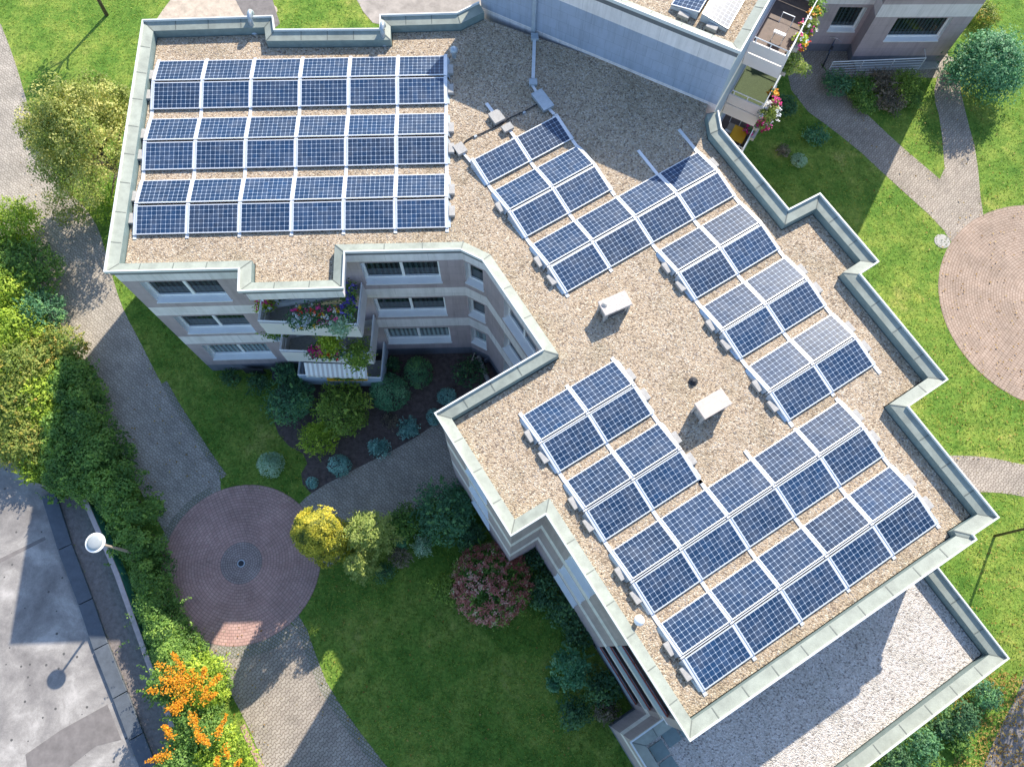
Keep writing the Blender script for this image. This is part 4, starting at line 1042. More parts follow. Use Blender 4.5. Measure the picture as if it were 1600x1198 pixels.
def ringpts(c, r): return [(c[0] + d[0] * r * math.cos(q), c[1] + d[1] * r * math.cos(q), c[2] + r * math.sin(q)) for q in np.linspace(0, 2 * math.pi, 25)]
def B3p(s, z, o=0): x = b0 + d * s + np.array([-d[1], d[0]]) * o; return (x[0], x[1], z)
for q in (b0, b1):
    wh = MB().tube(ringpts((*q, .34), .32), .02, 6).build('wheel', MT['tyre'], bk)
    sp = MB()
    for k in range(8): an_ = k * math.pi / 4; sp.tube([(*q, .34), (q[0] + d[0] * .31 * math.cos(an_), q[1] + d[1] * .31 * math.cos(an_), .34 + .31 * math.sin(an_))], .004, 4)
    sp.build('spokes', MT['chrome'], wh)
fr = MB(); fr.tube([B3p(0, .34), B3p(.42, .30), B3p(.85, .80), B3p(.30, .80), B3p(.42, .30)], .018, 8); fr.tube([B3p(0, .34), B3p(.30, .80), B3p(.27, .92)], .014, 8); fr.tube([B3p(1.08, .34), B3p(.85, .80), B3p(.82, .98)], .016, 8); fr.build('frame', plain('bike_frame', (.10, .14, .22), .35, .3), bk)
MB().tube([B3p(.72, 1.0, -.3), B3p(.84, 1.0, -.12), B3p(.84, 1.0, .12), B3p(.72, 1.0, .3)], .014, 8).build('handlebar', MT['chrome'], bk)
MB().box(B3p(.25, .95), (.26, .14, .06), math.atan2(d[1], d[0]), taper=.3).build('saddle', MT['dark'], bk, bevel=.02)
# things on the balconies of the taller block
def tchair(s, o, zf, label):
    x = tpt(s, o, zf); t = empty('balcony_chair', x, label, 'chair')
    MB().hexa([tpt(s - .24, o - .2, zf + .40), tpt(s + .24, o - .2, zf + .40), tpt(s + .24, o + .2, zf + .40), tpt(s - .24, o + .2, zf + .40)], [tpt(s - .24, o - .2, zf + .45), tpt(s + .24, o - .2, zf + .45), tpt(s + .24, o + .2, zf + .45), tpt(s - .24, o + .2, zf + .45)]).build('seat', MT['brown'] if zf > 5 else MT['sand'], t)
    m = MB(); m.tube([tpt(s + .24, o - .22, zf + .45), tpt(s + .30, o - .22, zf + .85), tpt(s + .30, o + .22, zf + .85), tpt(s + .24, o + .22, zf + .45)], .018, 6); m.build('backrest', MT['white'], t)
    for a in (-1, 1):
        for c in (-1, 1): MB().tube([tpt(s + .22 * a, o + .19 * c, zf), tpt(s + .22 * a, o + .19 * c, zf + .42)], .016, 6).build('leg', MT['white'], t)
    MB().hexa([tpt(s - .32, o - .22, zf + .46), tpt(s - .2, o - .22, zf + .46), tpt(s - .2, o + .22, zf + .46), tpt(s - .32, o + .22, zf + .46)], [tpt(s - .32, o - .22, zf + .52), tpt(s - .2, o - .22, zf + .52), tpt(s - .2, o + .22, zf + .52), tpt(s - .32, o + .22, zf + .52)]).build('cushion', MT['white'], t)
tchair(4.15, .62, 8.78, 'brown balcony chair with white frame on the highest balcony')
tchair(3.9, .42, 3.3, 'pale chair on the lowest visible balcony of the taller block')
x = tpt(3.55, .8, 3.3); t = empty('balcony_table', x, 'orange yellow balcony table with magenta flowers', 'table')
MT['orange'] = plain('orange_cloth', (.80, .42, .02), .6, 0, .1)
MB().box((x[0], x[1], 4.0), (.75, .62, .04), tb).build('table_top', MT['orange'], t, bevel=.01)
for a in (-1, 1):
    for c in (-1, 1): MB().tube([tpt(3.55 + .3 * a, .8 + .24 * c, 3.3), tpt(3.55 + .3 * a, .8 + .24 * c, 4.0)], .018, 6).build('leg', MT['white'], t)
# ------------------------------------------------------------------ plants
def shrub(px, r, h, pal, label, name='shrub', cat='shrub', group=None, style='ball', leaf=.07, dens=1.0, zc=None, cr=.42, clumps=14, squash=1.0):
    zc = h * .5 if zc is None else zc
    c = at(*px, zc); rm = pr(r, *px, zc)
    t = empty(name, (c[0], c[1], 0), label, cat, group)
    area = 2 * math.pi * rm * (rm + h * .5); rm *= 1.06; n = int(min(20000, dens * area * 2.0 / (leaf * leaf * .62)))
    if style == 'ball': P_, Nn, T = ball((c[0], c[1], h * .46), (rm, rm * squash, h * .54), n)
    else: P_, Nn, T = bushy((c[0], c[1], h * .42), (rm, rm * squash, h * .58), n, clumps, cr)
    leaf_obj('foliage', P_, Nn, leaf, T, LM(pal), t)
    m = MB()
    for k in range(4):
        a = k * 1.57 + .4; m.tube([(c[0], c[1], 0), (c[0] + math.cos(a) * rm * .25, c[1] + math.sin(a) * rm * .25, h * .3), (c[0] + math.cos(a) * rm * .5, c[1] + math.sin(a) * rm * .5, h * .62)], [.03, .02, .008], 5)
    m.build('stem', MT['barkm'], t)
    return t, (c, rm)


def flowers(t, pts, size, pal, name='flowers'):
    pts = np.asarray(pts); nn = np.tile([0, 0, 1.], (len(pts), 1)); leaf_obj(name, pts, nn, size, rng.random(len(pts)), LM(pal), t, aspect=.95)


# flower bed in the courtyard
shrub((454, 625), 38, 1.7, 'laurel', 'dark blue green round shrub at the left of the courtyard bed', style='crown', leaf=.085, clumps=20, cr=.34)
shrub((536, 638), 45, 1.8, 'olive', 'largest olive green shrub in the courtyard bed', style='crown', leaf=.085, clumps=24, cr=.32)
shrub((606, 613), 29, 1.2, 'spruce', 'dense grey green ball shrub right of the largest shrub', leaf=.065)
shrub((652, 582), 22, 1.0, 'laurel', 'dark round shrub under the middle courtyard windows', leaf=.07)
shrub((734, 582), 26, .8, 'dark', 'low sprawling dark shrub beside the curved kerb and stakes', style='crown', leaf=.09, dens=.5)
shrub((497, 685), 29, 1.2, 'lime', 'bright yellow green round shrub in front of the courtyard bed', style='crown', leaf=.07, clumps=22, cr=.32)
shrub((424, 725), 19, .8, 'pale', 'pale silvery ball shrub alone on the shaded lawn', leaf=.05)
shrub((532, 727), 16.5, .65, 'blue', 'blue grey ball shrub by the path, second from the plaza', leaf=.06)
shrub((591, 700), 16, .5, 'blue', 'blue grey tuft shrub midway along the path edge', style='crown', leaf=.06)
shrub((637, 668), 17, .5, 'blue', 'loose blue grey tuft shrub nearer the house along the path edge', style='crown', leaf=.065)
shrub((698, 620), 14, .5, 'blue', 'small teal shrub half hidden above the parapet corner', leaf=.055)
shrub((679, 651), 12, .5, 'blue', 'small teal shrub half hidden left of the parapet corner', leaf=.055)
shrub((488, 754), 9, .4, 'blue', 'tiniest blue grey shrub at the tip of the courtyard bed', leaf=.05)
shrub((448, 583), 20, 1.1, 'laurel', 'dark shrub squeezed left of the lowest balcony', style='crown', leaf=.08)
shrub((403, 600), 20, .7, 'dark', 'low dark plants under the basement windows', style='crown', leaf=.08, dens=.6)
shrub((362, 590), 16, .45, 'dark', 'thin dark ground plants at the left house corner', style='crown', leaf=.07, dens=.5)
shrub((612, 570), 13, .9, 'dark', 'narrow dark shrub right of the lowest balcony', style='crown', leaf=.07)
shrub((610, 658), 14, .3, 'brown', 'withered brown perennial patch in the courtyard soil', style='crown', leaf=.05, dens=.4)
# planting strip along the south-west front
c = at(489, 827, 4.2); t = empty('conifer', (c[0], c[1], 0), 'golden yellow dense conifer at the edge of the red plaza', 'conifer'); rm = pr(36, 489, 827, 4.2)
P_, Nn, T = column(c, rm, 5.1, 26000); leaf_obj('foliage', P_, Nn, .075, T, LM('yellow'), t); MB().tube([(c[0], c[1], 0), (c[0], c[1], 4.3)], [.1, .03], 8).build('trunk', MT['barkm'], t)
def lacy(px, r, h, label):
    zc = h * .55; c = at(*px, zc); rm = pr(r, *px, zc); t = empty('conifer', (c[0], c[1], 0), label, 'conifer'); P_, Nn, T = [], [], []
    m = MB().tube([(c[0], c[1], 0), (c[0], c[1], h)], [.06, .012], 8)
    for k in range(30):
        a = k * 2.4; z = .25 * h + .7 * h * (k / 30); ln = rm * (1.05 - .75 * k / 30) * rng.uniform(.8, 1.1); e = np.array([c[0] + math.cos(a) * ln, c[1] + math.sin(a) * ln, z + .12]); s = np.array([c[0], c[1], z - .1])
        m.tube([tuple(s), tuple(e)], [.02, .006], 5)
        for q in range(150):
            f = rng.uniform(.2, 1) ** .7; wd = .2 * (1.1 - f) * rm + .04; P_.append(s + (e - s) * f + rng.normal(0, 1, 3) * np.array([wd, wd, .06])); Nn.append([0, 0, 1]); T.append(.35 + .45 * f + rng.normal(0, .12))
    m.build('trunk', MT['barkm'], t); leaf_obj('foliage', np.array(P_), np.array(Nn, float), .11, np.array(T), LM('lacy'), t, aspect=.4); return t
lacy((574, 834), 48, 4.2, 'light green feathery conifer right of the golden conifer')
lacy((561, 884), 24, 3.2, 'small feathery light green conifer below the larger feathery one')
shrub((543, 837), 16, 2.4, 'lacy', 'small pale green tuft between the golden and feathery conifers', style='crown', leaf=.08)
shrub((694, 800), 52, 1.9, 'laurel', 'big dark green shrub against the south-west wall', style='crown', leaf=.1, clumps=26, cr=.32)
shrub((632, 815), 28, 1.2, 'mid', 'mid green shrub between feathery conifer and big dark shrub', style='crown', leaf=.075)
shrub((627, 846), 12, .7, 'spruce', 'small bluish green plant in the middle of the planting strip', style='crown', leaf=.06)
shrub((660, 852), 17, .7, 'pale', 'white flecked variegated shrub in the planting strip', style='crown', leaf=.05, dens=.7)
shrub((625, 870), 18, .6, 'brown', 'brownish leggy shrub below the variegated shrub', style='crown', leaf=.06, dens=.6)
shrub((600, 893), 16, .6, 'dark', 'dark low shrub right of the small feathery conifer', style='crown', leaf=.06, dens=.7)
shrub((735, 838), 24, 1.0, 'dark', 'dark shrub below the wall corner, above the pink shrub', style='crown', leaf=.08)
t, (c, rm) = shrub((769, 911), 60, 1.7, 'mid', 'broad hydrangea like shrub covered in dusty pink flower heads', 'flowering_shrub', 'flowering shrub', style='crown', leaf=.09, clumps=24, cr=.30)
pts = []
for k in range(400):
    u = sph(1)[0]; u[2] = abs(u[2]); rr = rng.uniform(.85, 1.02); q = np.array([c[0], c[1], .72]) + u * rr * np.array([rm * 1.0, rm * 1.0, 1.1]); pts += [q + rng.normal(0, .055, 3) for _ in range(20)]
pts = np.array(pts); leaf_obj('flowers', pts, pts - np.array([c[0], c[1], .3]), .06, np.repeat(rng.beta(2, 2.6, 400), 20) + rng.normal(0, .1, len(pts)), LM('pink'), t, aspect=.9)
shrub((694, 920), 24, 1.0, 'olive', 'yellowish ball shrub left of the pink flowering shrub', style='crown', leaf=.06, clumps=18, cr=.34)
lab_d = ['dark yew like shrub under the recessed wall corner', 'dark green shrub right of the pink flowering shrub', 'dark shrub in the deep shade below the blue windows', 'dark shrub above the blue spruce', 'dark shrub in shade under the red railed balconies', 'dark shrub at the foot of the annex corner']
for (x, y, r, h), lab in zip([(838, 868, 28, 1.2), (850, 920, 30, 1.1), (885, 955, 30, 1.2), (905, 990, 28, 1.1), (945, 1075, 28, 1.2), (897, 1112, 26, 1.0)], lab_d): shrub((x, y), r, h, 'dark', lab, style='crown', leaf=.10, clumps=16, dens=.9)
shrub((893, 1044), 30, 1.7, 'spruce', 'blue green spruce bush on the lawn below the house', 'conifer', 'conifer', style='crown', leaf=.10, clumps=34, cr=.25)
shrub((866, 1068), 13, .6, 'spruce', 'little blue green bush touching the left of the spruce', style='crown', leaf=.07)
shrub((945, 1108), 20, .8, 'brown', 'grey brown leggy shrub by the annex corner', style='crown', leaf=.07, dens=.6)
# north-east garden
shrub((1546, 100), 53, 3.0, 'spruce', 'large round bluish conifer on the sunny lawn at top right', 'conifer', 'conifer', style='crown', leaf=.10, clumps=45, cr=.48, dens=2.2)
for (x, y, r, h, pal), lab in zip([(1310, 132, 24, .9, 'laurel'), (1345, 135, 24, .8, 'mid'), (1378, 128, 24, .9, 'brown'), (1418, 132, 26, .9, 'olive'), (1350, 160, 22, .6, 'mid'), (1392, 156, 24, .6, 'brown'), (1425, 155, 18, .6, 'mid')], ['bluish shrub at the left end of the railing bed', 'green shrub below the middle of the white railing', 'reddish brown shrub below the right half of railing', 'olive shrub at the right end of the railing bed', 'low green shrub at the front of the railing bed', 'low brownish shrub at front centre of the railing bed', 'low green shrub at the front right of the railing bed']): shrub((x, y), r, h, pal, lab, style='crown', leaf=.08, dens=.8)
shrub((1537, 22), 24, .9, 'autumn', 'reddish green shrub along the end wall of the wing', style='crown', leaf=.08); shrub((1490, 108), 14, .6, 'mid', 'small bright shrub between the wing corner and round conifer', style='crown', leaf=.07)
shrub((1276, 212), 20, .5, 'spruce', 'dark spiky plant on shaded lawn below the balconies', style='crown', leaf=.09, dens=.7); shrub((1224, 235), 12, .35, 'brown', 'withered plant left of the white flowering tuft', style='crown', leaf=.06, dens=.6)
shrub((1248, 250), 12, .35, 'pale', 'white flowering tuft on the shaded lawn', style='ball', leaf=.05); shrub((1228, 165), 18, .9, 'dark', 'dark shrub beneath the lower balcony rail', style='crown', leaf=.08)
# south-east lawn edge
for (x, y, r, h, pal), lab in zip([(1540, 1085, 24, .9, 'laurel'), (1502, 1120, 28, .9, 'dark'), (1470, 1135, 20, .8, 'dark'), (1440, 1165, 28, .9, 'laurel'), (1400, 1190, 28, .9, 'dark'), (1500, 1165, 18, .6, 'mid')], ['shrub nearest the east tip of the annex', 'dark shrub second along the annex edge', 'dark shrub midway along the annex edge', 'bluish shrub fourth along the annex edge', 'dark shrub at the bottom end of the annex edge', 'bright green low shrub in front of the annex edge row']): shrub((x, y), r, h, pal, lab, style='crown', leaf=.08)

# trees
def tree(base, h, rad, pal, label, dens=1.0, leaf=.1, clumps=30, cr=.25, squash=.75, fill=.5, z0=.35, lean=(0, 0), nlimb=9):
    x, y = base; t = empty('tree', (x, y, 0), label, 'tree')
    m = MB(); top = (x + lean[0], y + lean[1], h * .8); m.tube([(x, y, 0), (x + lean[0] * .4, y + lean[1] * .4, h * .35), top], [h * .022, h * .016, h * .005], 9); m.build('trunk', MT['barkm'], t, smooth=True)
    lb = MB(); cx, cy = x + lean[0], y + lean[1]
    for k in range(nlimb):
        a = k * 2.4 + .3; z = h * (z0 + .35 * k / nlimb); e = (cx + math.cos(a) * rad * .8, cy + math.sin(a) * rad * .8, z + h * .22)
        lb.tube([(x + lean[0] * z / h, y + lean[1] * z / h, z), ((x + e[0]) / 2 + .1, (y + e[1]) / 2, z + h * .15), e], [h * .011, h * .007, .008], 6)
    lb.build('limbs', MT['barkm'], t, smooth=True)
    n = int(dens * 9 * rad * rad / (leaf * leaf * .6))
    P_, Nn, T = crown((cx, cy, h * (z0 + 1) / 2 - .1), (rad, rad, h * (1 - z0) * .6 * squash / .75), n, clumps, cr, fill)
    leaf_obj('crown', P_, Nn, leaf, T, LM(pal), t); return t
c = at(141, 218, 3.6); tree((c[0], c[1]), 6.8, pr(100, 143, 215, 3.6) * 1.14, 'dry', 'loose pale olive tree left of the roof, shading the path', dens=2.2, leaf=.10, clumps=190, cr=.15, z0=.10, fill=.5)
shrub((112, 318), 40, 1.4, 'dry', 'pale olive low bush spilling onto the lit path below the loose tree', style='crown', leaf=.09, clumps=30, cr=.25, dens=.45)
shrub((178, 318), 34, 1.3, 'lime', 'bright green bush between the loose tree and the roof edge', style='crown', leaf=.09, clumps=30, cr=.25, dens=.6)
shrub((90, 190), 34, 1.3, 'dry', 'pale dry bush at the upper left foot of the loose tree', style='crown', leaf=.09, clumps=30, cr=.25, dens=.45)
b = at(167, 24, 0); tree((b[0], b[1]), 4.6, 1.1, 'mid', 'slim young tree at the top edge casting a crown shadow on the lawn', dens=.8, leaf=.12, clumps=22, cr=.3, z0=.5, lean=(.1, .2))
c = at(1570, 1160, 0); k_ = 3.6 / math.tan(SUN_EL); tree((c[0] + math.cos(SUN_AZ) * k_ + .3, c[1] + math.sin(SUN_AZ) * k_ + .2), 4.8, 1.5, 'autumn', 'tree just right of the picture shading the bottom right path', dens=.5, leaf=.12, clumps=26, cr=.27, z0=.4)

# shrubs massed on the left, each its own plant
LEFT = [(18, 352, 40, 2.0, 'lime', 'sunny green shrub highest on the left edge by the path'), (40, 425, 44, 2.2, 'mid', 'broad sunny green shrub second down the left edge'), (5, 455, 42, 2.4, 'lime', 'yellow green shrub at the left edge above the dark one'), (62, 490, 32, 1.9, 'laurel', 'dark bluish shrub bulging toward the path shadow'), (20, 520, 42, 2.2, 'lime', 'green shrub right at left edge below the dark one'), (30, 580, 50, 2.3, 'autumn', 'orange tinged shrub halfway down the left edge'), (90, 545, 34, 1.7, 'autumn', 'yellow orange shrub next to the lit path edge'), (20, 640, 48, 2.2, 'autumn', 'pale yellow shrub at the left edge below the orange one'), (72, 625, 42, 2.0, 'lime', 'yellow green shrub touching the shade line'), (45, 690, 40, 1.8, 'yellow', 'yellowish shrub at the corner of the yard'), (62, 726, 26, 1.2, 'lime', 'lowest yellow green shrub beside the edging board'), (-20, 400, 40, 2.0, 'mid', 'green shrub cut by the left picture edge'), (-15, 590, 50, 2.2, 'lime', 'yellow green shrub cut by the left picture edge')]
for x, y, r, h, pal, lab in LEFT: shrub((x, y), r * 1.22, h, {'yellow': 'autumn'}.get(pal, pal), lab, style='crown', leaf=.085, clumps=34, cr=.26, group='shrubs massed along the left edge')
# sheared hedge between yard wall and path
def hedge(px, h, pal, label, leaf=.09, dens=1.0, core=True):
    pg = np.array([P2(*q, h * .5) for q in px]); lo, hi = pg.min(0), pg.max(0); n = int(dens * np.prod(hi - lo) * 14 / (leaf * leaf * .6))
    q = rng.uniform(lo, hi, (n, 2)); q = q[inside(q, pg)]; ed = edged(q, pg)
    nc = int(len(q) / 230); cc = q[:nc]; ed = edged(cc, pg); R0 = rng.uniform(.26, .48, nc); zc = np.minimum(h - .25 + rng.normal(0, .16, nc), .35 + ed * 2.2); tc_ = rng.normal(0, .2, nc)
    k = rng.integers(0, nc, len(q)); u = sph(len(q)); u[:, 2] = np.where(rng.random(len(q)) < .8, np.abs(u[:, 2]), u[:, 2])
    X = np.c_[cc[k], zc[k]] + u * (R0[k] * rng.uniform(.7, 1.05, len(q)))[:, None]; X[:, 2] = np.maximum(X[:, 2], .03); T = .48 + tc_[k] + rng.normal(0, .15, len(q))
    m_ = len(q) // 40; s_ = cc[rng.integers(0, nc, m_)] + rng.normal(0, .25, (m_, 2)); zz = np.minimum(h * rng.uniform(.7, 1.05, m_), .3 + edged(s_, pg) * 2.4); d_ = sph(m_); d_[:, 2] = np.abs(d_[:, 2]) * .7 + .2; kk = np.repeat(np.arange(m_), 14); ff = np.tile(np.linspace(0, 1, 14), m_)[:, None]
    Xs = np.c_[s_, zz][kk] + d_[kk] * ff * rng.uniform(.2, .45, m_)[kk][:, None] + rng.normal(0, .03, (m_ * 14, 3)); X = np.r_[X, Xs]; u = np.r_[u, d_[kk]]; T = np.r_[T, (.5 + rng.normal(0, .25, m_))[kk]]
    t = empty('hedge', (*pg.mean(0), 0), label, 'hedge'); leaf_obj('foliage', X, u, leaf, T, LM(pal), t)
    m = MB(); c_ = pg.mean(0)
    for f in np.linspace(0, 1, 12): 
        x = pg[0] * (1 - f) + pg[len(pg) // 2] * f; m.tube([(*x, 0), (x[0] + .1, x[1] + .1, h * .6)], [.03, .01], 5)
    m.build('stem', MT['barkm'], t); return t


def inside(q, pg):
    r = np.zeros(len(q), bool); n = len(pg)
    for i in range(n):
        a, b = pg[i], pg[(i + 1) % n]; c = (a[1] > q[:, 1]) != (b[1] > q[:, 1]); r ^= c & (q[:, 0] < (b[0] - a[0]) * (q[:, 1] - a[1]) / (b[1] - a[1] + 1e-12) + a[0])
    return r


def edged(q, pg):
    d = np.full(len(q), 1e9); n = len(pg)
    for i in range(n):
        a, b = pg[i], pg[(i + 1) % n]; ab = b - a; t = np.clip(((q - a) @ ab) / (ab @ ab), 0, 1); d = np.minimum(d, np.linalg.norm(q - a - t[:, None] * ab, axis=1))
    return d
hedge([(95, 555), (138, 568), (156, 635), (184, 685), (218, 740), (244, 795), (252, 870), (205, 880), (180, 840), (150, 780), (78, 768), (70, 700), (82, 630)], 1.6, 'mid', 'dark green informal hedge in the shade between path and yard', .10)
hedge([(205, 880), (247, 860), (255, 935), (285, 985), (325, 1035), (345, 1075), (300, 1085), (262, 1080), (235, 1010), (212, 950)], 2.3, 'mid', 'fine leaved hedge strip along the teal wall below the lamp', .08)
t, (c, rm) = shrub((318, 1065), 40, 2.9, 'lime', 'firethorn with orange berries beside the sunny path', 'berry_shrub', 'berry shrub', style='crown', leaf=.08, clumps=24, cr=.3)
t2, (c2, rm2) = shrub((268, 1070), 36, 2.9, 'mid', 'firethorn thick with orange berries hanging over the low wall', 'berry_shrub', 'berry shrub', style='crown', leaf=.08, clumps=24, cr=.3)
t3, (c3, rm3) = shrub((310, 1140), 46, 2.9, 'mid', 'spiky firethorn with a long orange berry branch at the bottom', 'berry_shrub', 'berry shrub', style='crown', leaf=.08, clumps=24, cr=.3)
t4, (c4, rm4) = shrub((350, 1185), 46, 2.5, 'lime', 'firethorn with few berries at the very bottom of the picture', 'berry_shrub', 'berry shrub', style='crown', leaf=.08, clumps=24, cr=.3)
t5, (c5, rm5) = shrub((285, 1190), 36, 2.9, 'mid', 'green firethorn at the bottom by the soil strip', 'berry_shrub', 'berry shrub', style='crown', leaf=.08, clumps=20, cr=.3)
def berries(t, sprays, z=2.75, n=210):
    pts = []
    for (x0, y0, x1, y1, wd) in sprays:
        a, b = at(x0, y0, z), at(x1, y1, z); f = rng.random(n); w_ = wd * (1.15 - .7 * f) * .022
        pts.append(a + (b - a) * f[:, None] + rng.normal(0, 1, (n, 3)) * np.c_[w_, w_, np.full(n, .06)] + np.array([0, 0, .12]))
    pts = np.concatenate(pts); leaf_obj('berries', pts, np.tile([0, 0, 1.], (len(pts), 1)), .055, rng.random(len(pts)), LM('orange'), t, aspect=.95)
berries(t2, [(300, 1080, 232, 1078, 5), (296, 1066, 248, 1036, 5), (300, 1060, 262, 1062, 5), (290, 1048, 272, 1020, 3), (300, 1090, 262, 1108, 4), (300, 1072, 250, 1060, 6), (285, 1095, 275, 1115, 4)])
berries(t, [(318, 1075, 300, 1044, 3), (330, 1070, 345, 1055, 4), (320, 1060, 322, 1042, 3), (330, 1090, 338, 1082, 3), (318, 1098, 325, 1072, 4)], n=120)
berries(t3, [(302, 1112, 312, 1150, 4), (312, 1148, 328, 1162, 4), (270, 1150, 258, 1132, 3), (340, 1150, 356, 1116, 2.5), (268, 1176, 232, 1188, 4)], n=200)
berries(t4, [(352, 1165, 360, 1185, 3), (370, 1195, 378, 1185, 2), (340, 1195, 342, 1180, 2)], n=100)

# balcony flowers
def planter(px, z, size, ang, label, pal, leafp='mid', n=160, spread=(.5, .2, .2), trail=0, boxc='wire', name='flower_box'):
    c = at(*px, z); t = empty(name, (c[0], c[1], z - .2), label, 'plant')
    MB().box((c[0], c[1], z - .1), (size[0], size[1], .18), ang, taper=-.08).build('trough', MT[boxc], t)
    co, si = math.cos(ang), math.sin(ang)
    def pts(k, up):
        a = rng.normal(0, .5, k) * spread[0]; b = rng.normal(0, .6, k) * spread[1]; return np.c_[c[0] + a * co - b * si, c[1] + a * si + b * co, z + np.abs(rng.normal(0, spread[2], k)) * (1 if up else 1) - trail * rng.random(k)]
    p = pts(n * 5, 0); leaf_obj('leaves', p, np.tile([0, 0, 1.], (len(p), 1)), .085, rng.normal(.5, .25, len(p)), LM(leafp), t)
    if pal:
        k = max(10, n // 5); hd = pts(k, 1) + np.array([0, -.02, .14]); hd = np.repeat(hd, 10, 0) + rng.normal(0, .038, (k * 10, 3)); leaf_obj('flowers', hd, np.tile([0, 0, 1.], (len(hd), 1)), .065, np.repeat(rng.random(k), 10), LM(pal), t, aspect=.95)
    return t
planter((497, 494), 7.15, (1.5, .22), .05, 'long flower box of mixed white and pink blooms, top balcony', 'mixflower', 'dark', 420, (.75, .28, .22), .3)
planter((471, 500), 7.15, (.7, .22), .05, 'trailing white flowered plants at the left of the top balcony', 'whiteflower', 'dark', 200, (.4, .2, .15), .35)
planter((545, 472), 7.15, (.22, 1.0), .05, 'violet blue flower box on the right side of top balcony', 'violet', 'mid', 240, (.22, .6, .18), .2)
planter((416, 478), 6.6, (.5, .3), .05, 'small potted yellow and red flowers at the left of top balcony', 'mixflower', 'lime', 100, (.3, .25, .2), 0, 'conc')
planter((529, 502), 7.1, (.5, .25), .05, 'grey green hanging plant spilling over the top balcony rail', None, 'pale', 420, (.32, .28, .15), .6)
planter((515, 540), 4.5, (.5, .35), .05, 'round yellow green bush on the middle flower balcony', None, 'lime', 380, (.38, .36, .3), .1, 'conc')
planter((495, 548), 4.4, (.5, .22), .05, 'magenta flower box left of the round balcony bush', 'magenta', 'dark', 180, (.32, .2, .12), .3)
planter((520, 552), 4.35, (.6, .22), .05, 'deep red and white trailing flowers below the round bush', 'mixflower', 'dark', 120, (.4, .16, .1), .2)
planter((559, 553), 4.4, (.5, .3), .05, 'spiky olive hanging plant at the right end of the middle balcony', None, 'olive', 420, (.4, .42, .15), .5)
planter((543, 588), 1.55, (1.55, .26), .05, 'yellow rimmed trough with green plants below the awning', None, 'mid', 130, (.6, .14, .06), 0, 'orange')
planter((432, 527), 3.9, (.2, .2), .05, 'thin leafy twig reaching left from the middle balcony', None, 'mid', 36, (.5, .12, .2), 0)
# plants hanging over the outer rail of the taller block
def tplant(px, z, r, pal, fl, label, n=500):
    c = at(*px, z); rm = pr(r, *px, z); t = empty('balcony_plant', (c[0], c[1], z - rm), label, 'plant')
    p, nn, T = crown((c[0], c[1], z), (rm, rm, rm * 1.1), n, 12, .45); leaf_obj('leaves', p, nn, .085, T, LM(pal), t)
    x = tpt(((np.array([c[0], c[1]]) - TS) @ tu), 1.38, z); MB().box((x[0], x[1], z - .12), (.6, .18, .16), tb).build('trough', MT['conc'], t)
    if fl:
        k = 22; h = np.array([c[0], c[1], z]) + sph(k) * rm * .95; h = np.repeat(h, 8, 0) + rng.normal(0, .04, (k * 8, 3)); leaf_obj('flowers', h, np.tile([0, 0, 1.], (len(h), 1)), .065, np.repeat(rng.random(k), 8), LM(fl), t, aspect=.95)
tplant((1279, 8), 9.6, 16, 'mid', None, 'green hanging plant highest on the taller block balcony'); tplant((1272, 22), 9.7, 10, 'lime', 'orange', 'orange flowers near the top of the outer balcony rail', 250)
tplant((1264, 42), 9.6, 14, 'lacy', 'mixflower', 'pale hanging plant with red blooms on the outer rail'); tplant((1250, 66), 9.5, 13, 'lime', 'mixflower', 'bright green hanging plant in the middle of the outer rail')
tplant((1241, 108), 8.6, 24, 'lacy', None, 'largest pale green bush hanging from the outer balcony rail', 1100); tplant((1207, 146), 7.0, 7, 'dark', 'orange', 'orange flowered pot at the second balcony corner', 160)
tplant((1202, 178), 6.8, 17, 'lacy', 'whiteflower', 'white and pale flowers along the second balcony rail', 600); tplant((1212, 162), 7.0, 8, 'mid', 'magenta', 'red pink geraniums near the second balcony corner', 200)
tplant((1193, 193), 6.5, 11, 'mid', 'magenta', 'magenta geraniums at the lower end of the balcony rail', 300); tplant((1172, 203), 4.2, 9, 'dark', 'magenta', 'magenta blossoms on the orange balcony table', 200)

# ------------------------------------------------------------------ grass blades, fallen leaves
poly = list(PATHS.values()) + [np.array(WL), np.array(TW), np.array(NP), np.array(ANN)]
n = 210000
px = np.c_[rng.uniform(-60, 1660, n), rng.uniform(-60, 1260, n)]
dv = W_ + R_ * ((px[:, :1] - 800) / F) + U_ * ((599 - px[:, 1:]) / F); s = -CZ / dv[:, 2]; g = dv[:, :2] * s[:, None]
ok = np.ones(n, bool)
for p in poly: ok &= ~inside(g, np.array(p))
g = g[ok] + rng.normal(0, .10, (int(ok.sum()), 2)); k = rng.uniform(-1, 1, (6, 2)) * 1.6; T = .45 + .4 * np.sin(g @ k.T + np.arange(6)).mean(1) + rng.normal(0, .2, len(g))
nn = rng.normal(0, 1, (len(g), 3)); nn[:, 2] = .8
tag(leaf_obj('grass', np.c_[g, rng.uniform(.01, .05, len(g))], nn, .085, T, LM('grass'), None, aspect=.3), 'short tufted grass blades covering the lawns between paths', 'grass', kind='stuff')
sp = []
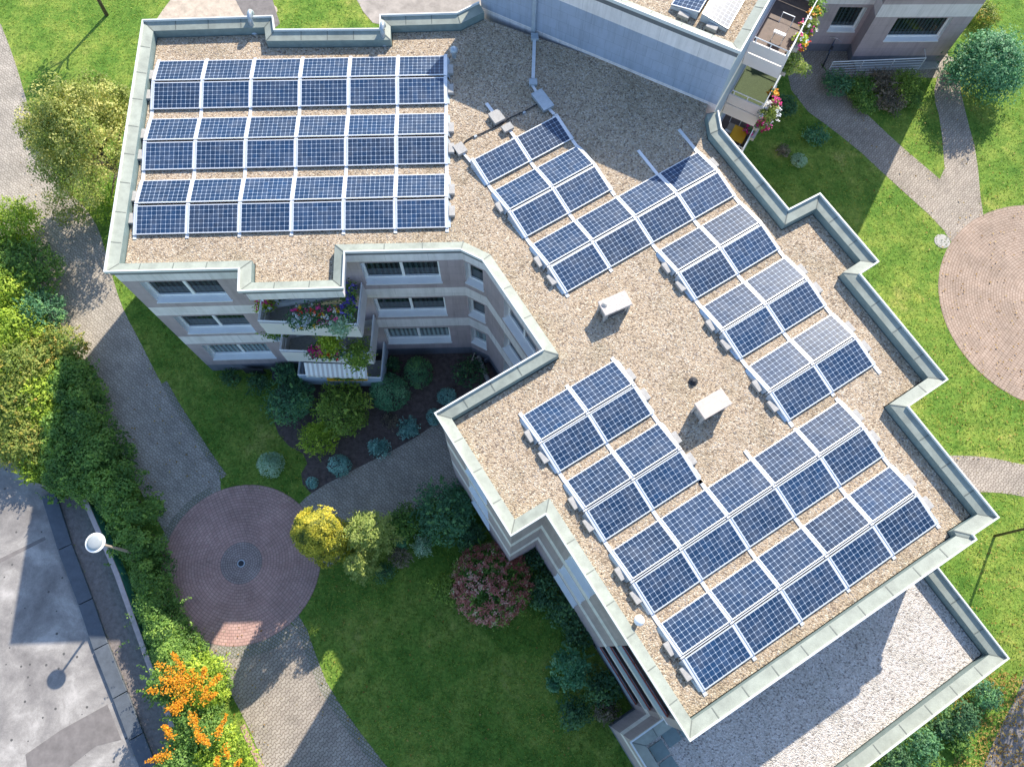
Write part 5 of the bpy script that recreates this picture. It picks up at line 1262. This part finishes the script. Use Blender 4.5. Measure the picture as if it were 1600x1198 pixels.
for (x0, y0, x1, y1, m_) in [(1490, 1050, 1600, 1198, 1300), (1500, 820, 1600, 1060, 120), (1440, 330, 1600, 700, 260), (30, 120, 200, 330, 130), (500, 900, 900, 1198, 90), (1480, 560, 1600, 720, 90), (200, 600, 330, 760, 60), (310, 980, 420, 1198, 70), (1300, 150, 1600, 330, 120)]: sp.append(np.c_[rng.uniform(x0, x1, m_), rng.uniform(y0, y1, m_)])
px = np.concatenate(sp); dv = W_ + R_ * ((px[:, :1] - 800) / F) + U_ * ((599 - px[:, 1:]) / F); g = dv[:, :2] * (-CZ / dv[:, 2])[:, None]
ok = np.ones(len(g), bool)
for p in poly[-4:]: ok &= ~inside(g, np.array(p))
g = g[ok]; tag(leaf_obj('fallen_leaves', np.c_[g, np.full(len(g), .06)], np.tile([0, 0, 1.], (len(g), 1)), .085, rng.random(len(g)), LM('leaf'), None), 'scattered dry fallen leaves on lawn and paths', 'leaves', kind='stuff')
# curved kerb round the light well, garden stakes
kp = [tuple(at(x, y, .12)) for x, y in [(748, 556), (752, 566), (756, 580), (764, 596)]]
tag(MB().tube(kp, .1, 8).build('curved_kerb', MT['conc'], None, smooth=True), 'pale curved kerb round the light well in the courtyard corner', 'kerb')
lw = empty('light_well', (*P2(775, 572), 0), 'grey cladded light well box in the inner courtyard corner', 'light well'); a_, b_ = np.array(P2(757, 562, .4)), np.array(P2(786, 548, .4)); d = b_ - a_
MB().box((*((a_ + b_) / 2), .2), (np.linalg.norm(d), .08, .4), math.atan2(d[1], d[0])).build('rim', MT['plinth'], lw)
MB().box((*(P2(780, 572, .1)), .1), (.7, .7, .05), math.atan2(d[1], d[0])).build('grate', MT['dark'], lw)
for (x0, y0, x1, y1), lab in (((733, 572, 742, 551), 'tilted bamboo stake by the low dark shrub'), ((730, 567, 748, 557), 'flatter bamboo stake crossing the tilted one')):
    a, b = at(x0, y0, .2), at(x1, y1, .9); tag(MB().tube([tuple(a), tuple(b)], .014, 6).build('garden_stake', MT['sand'], None), lab, 'stake')
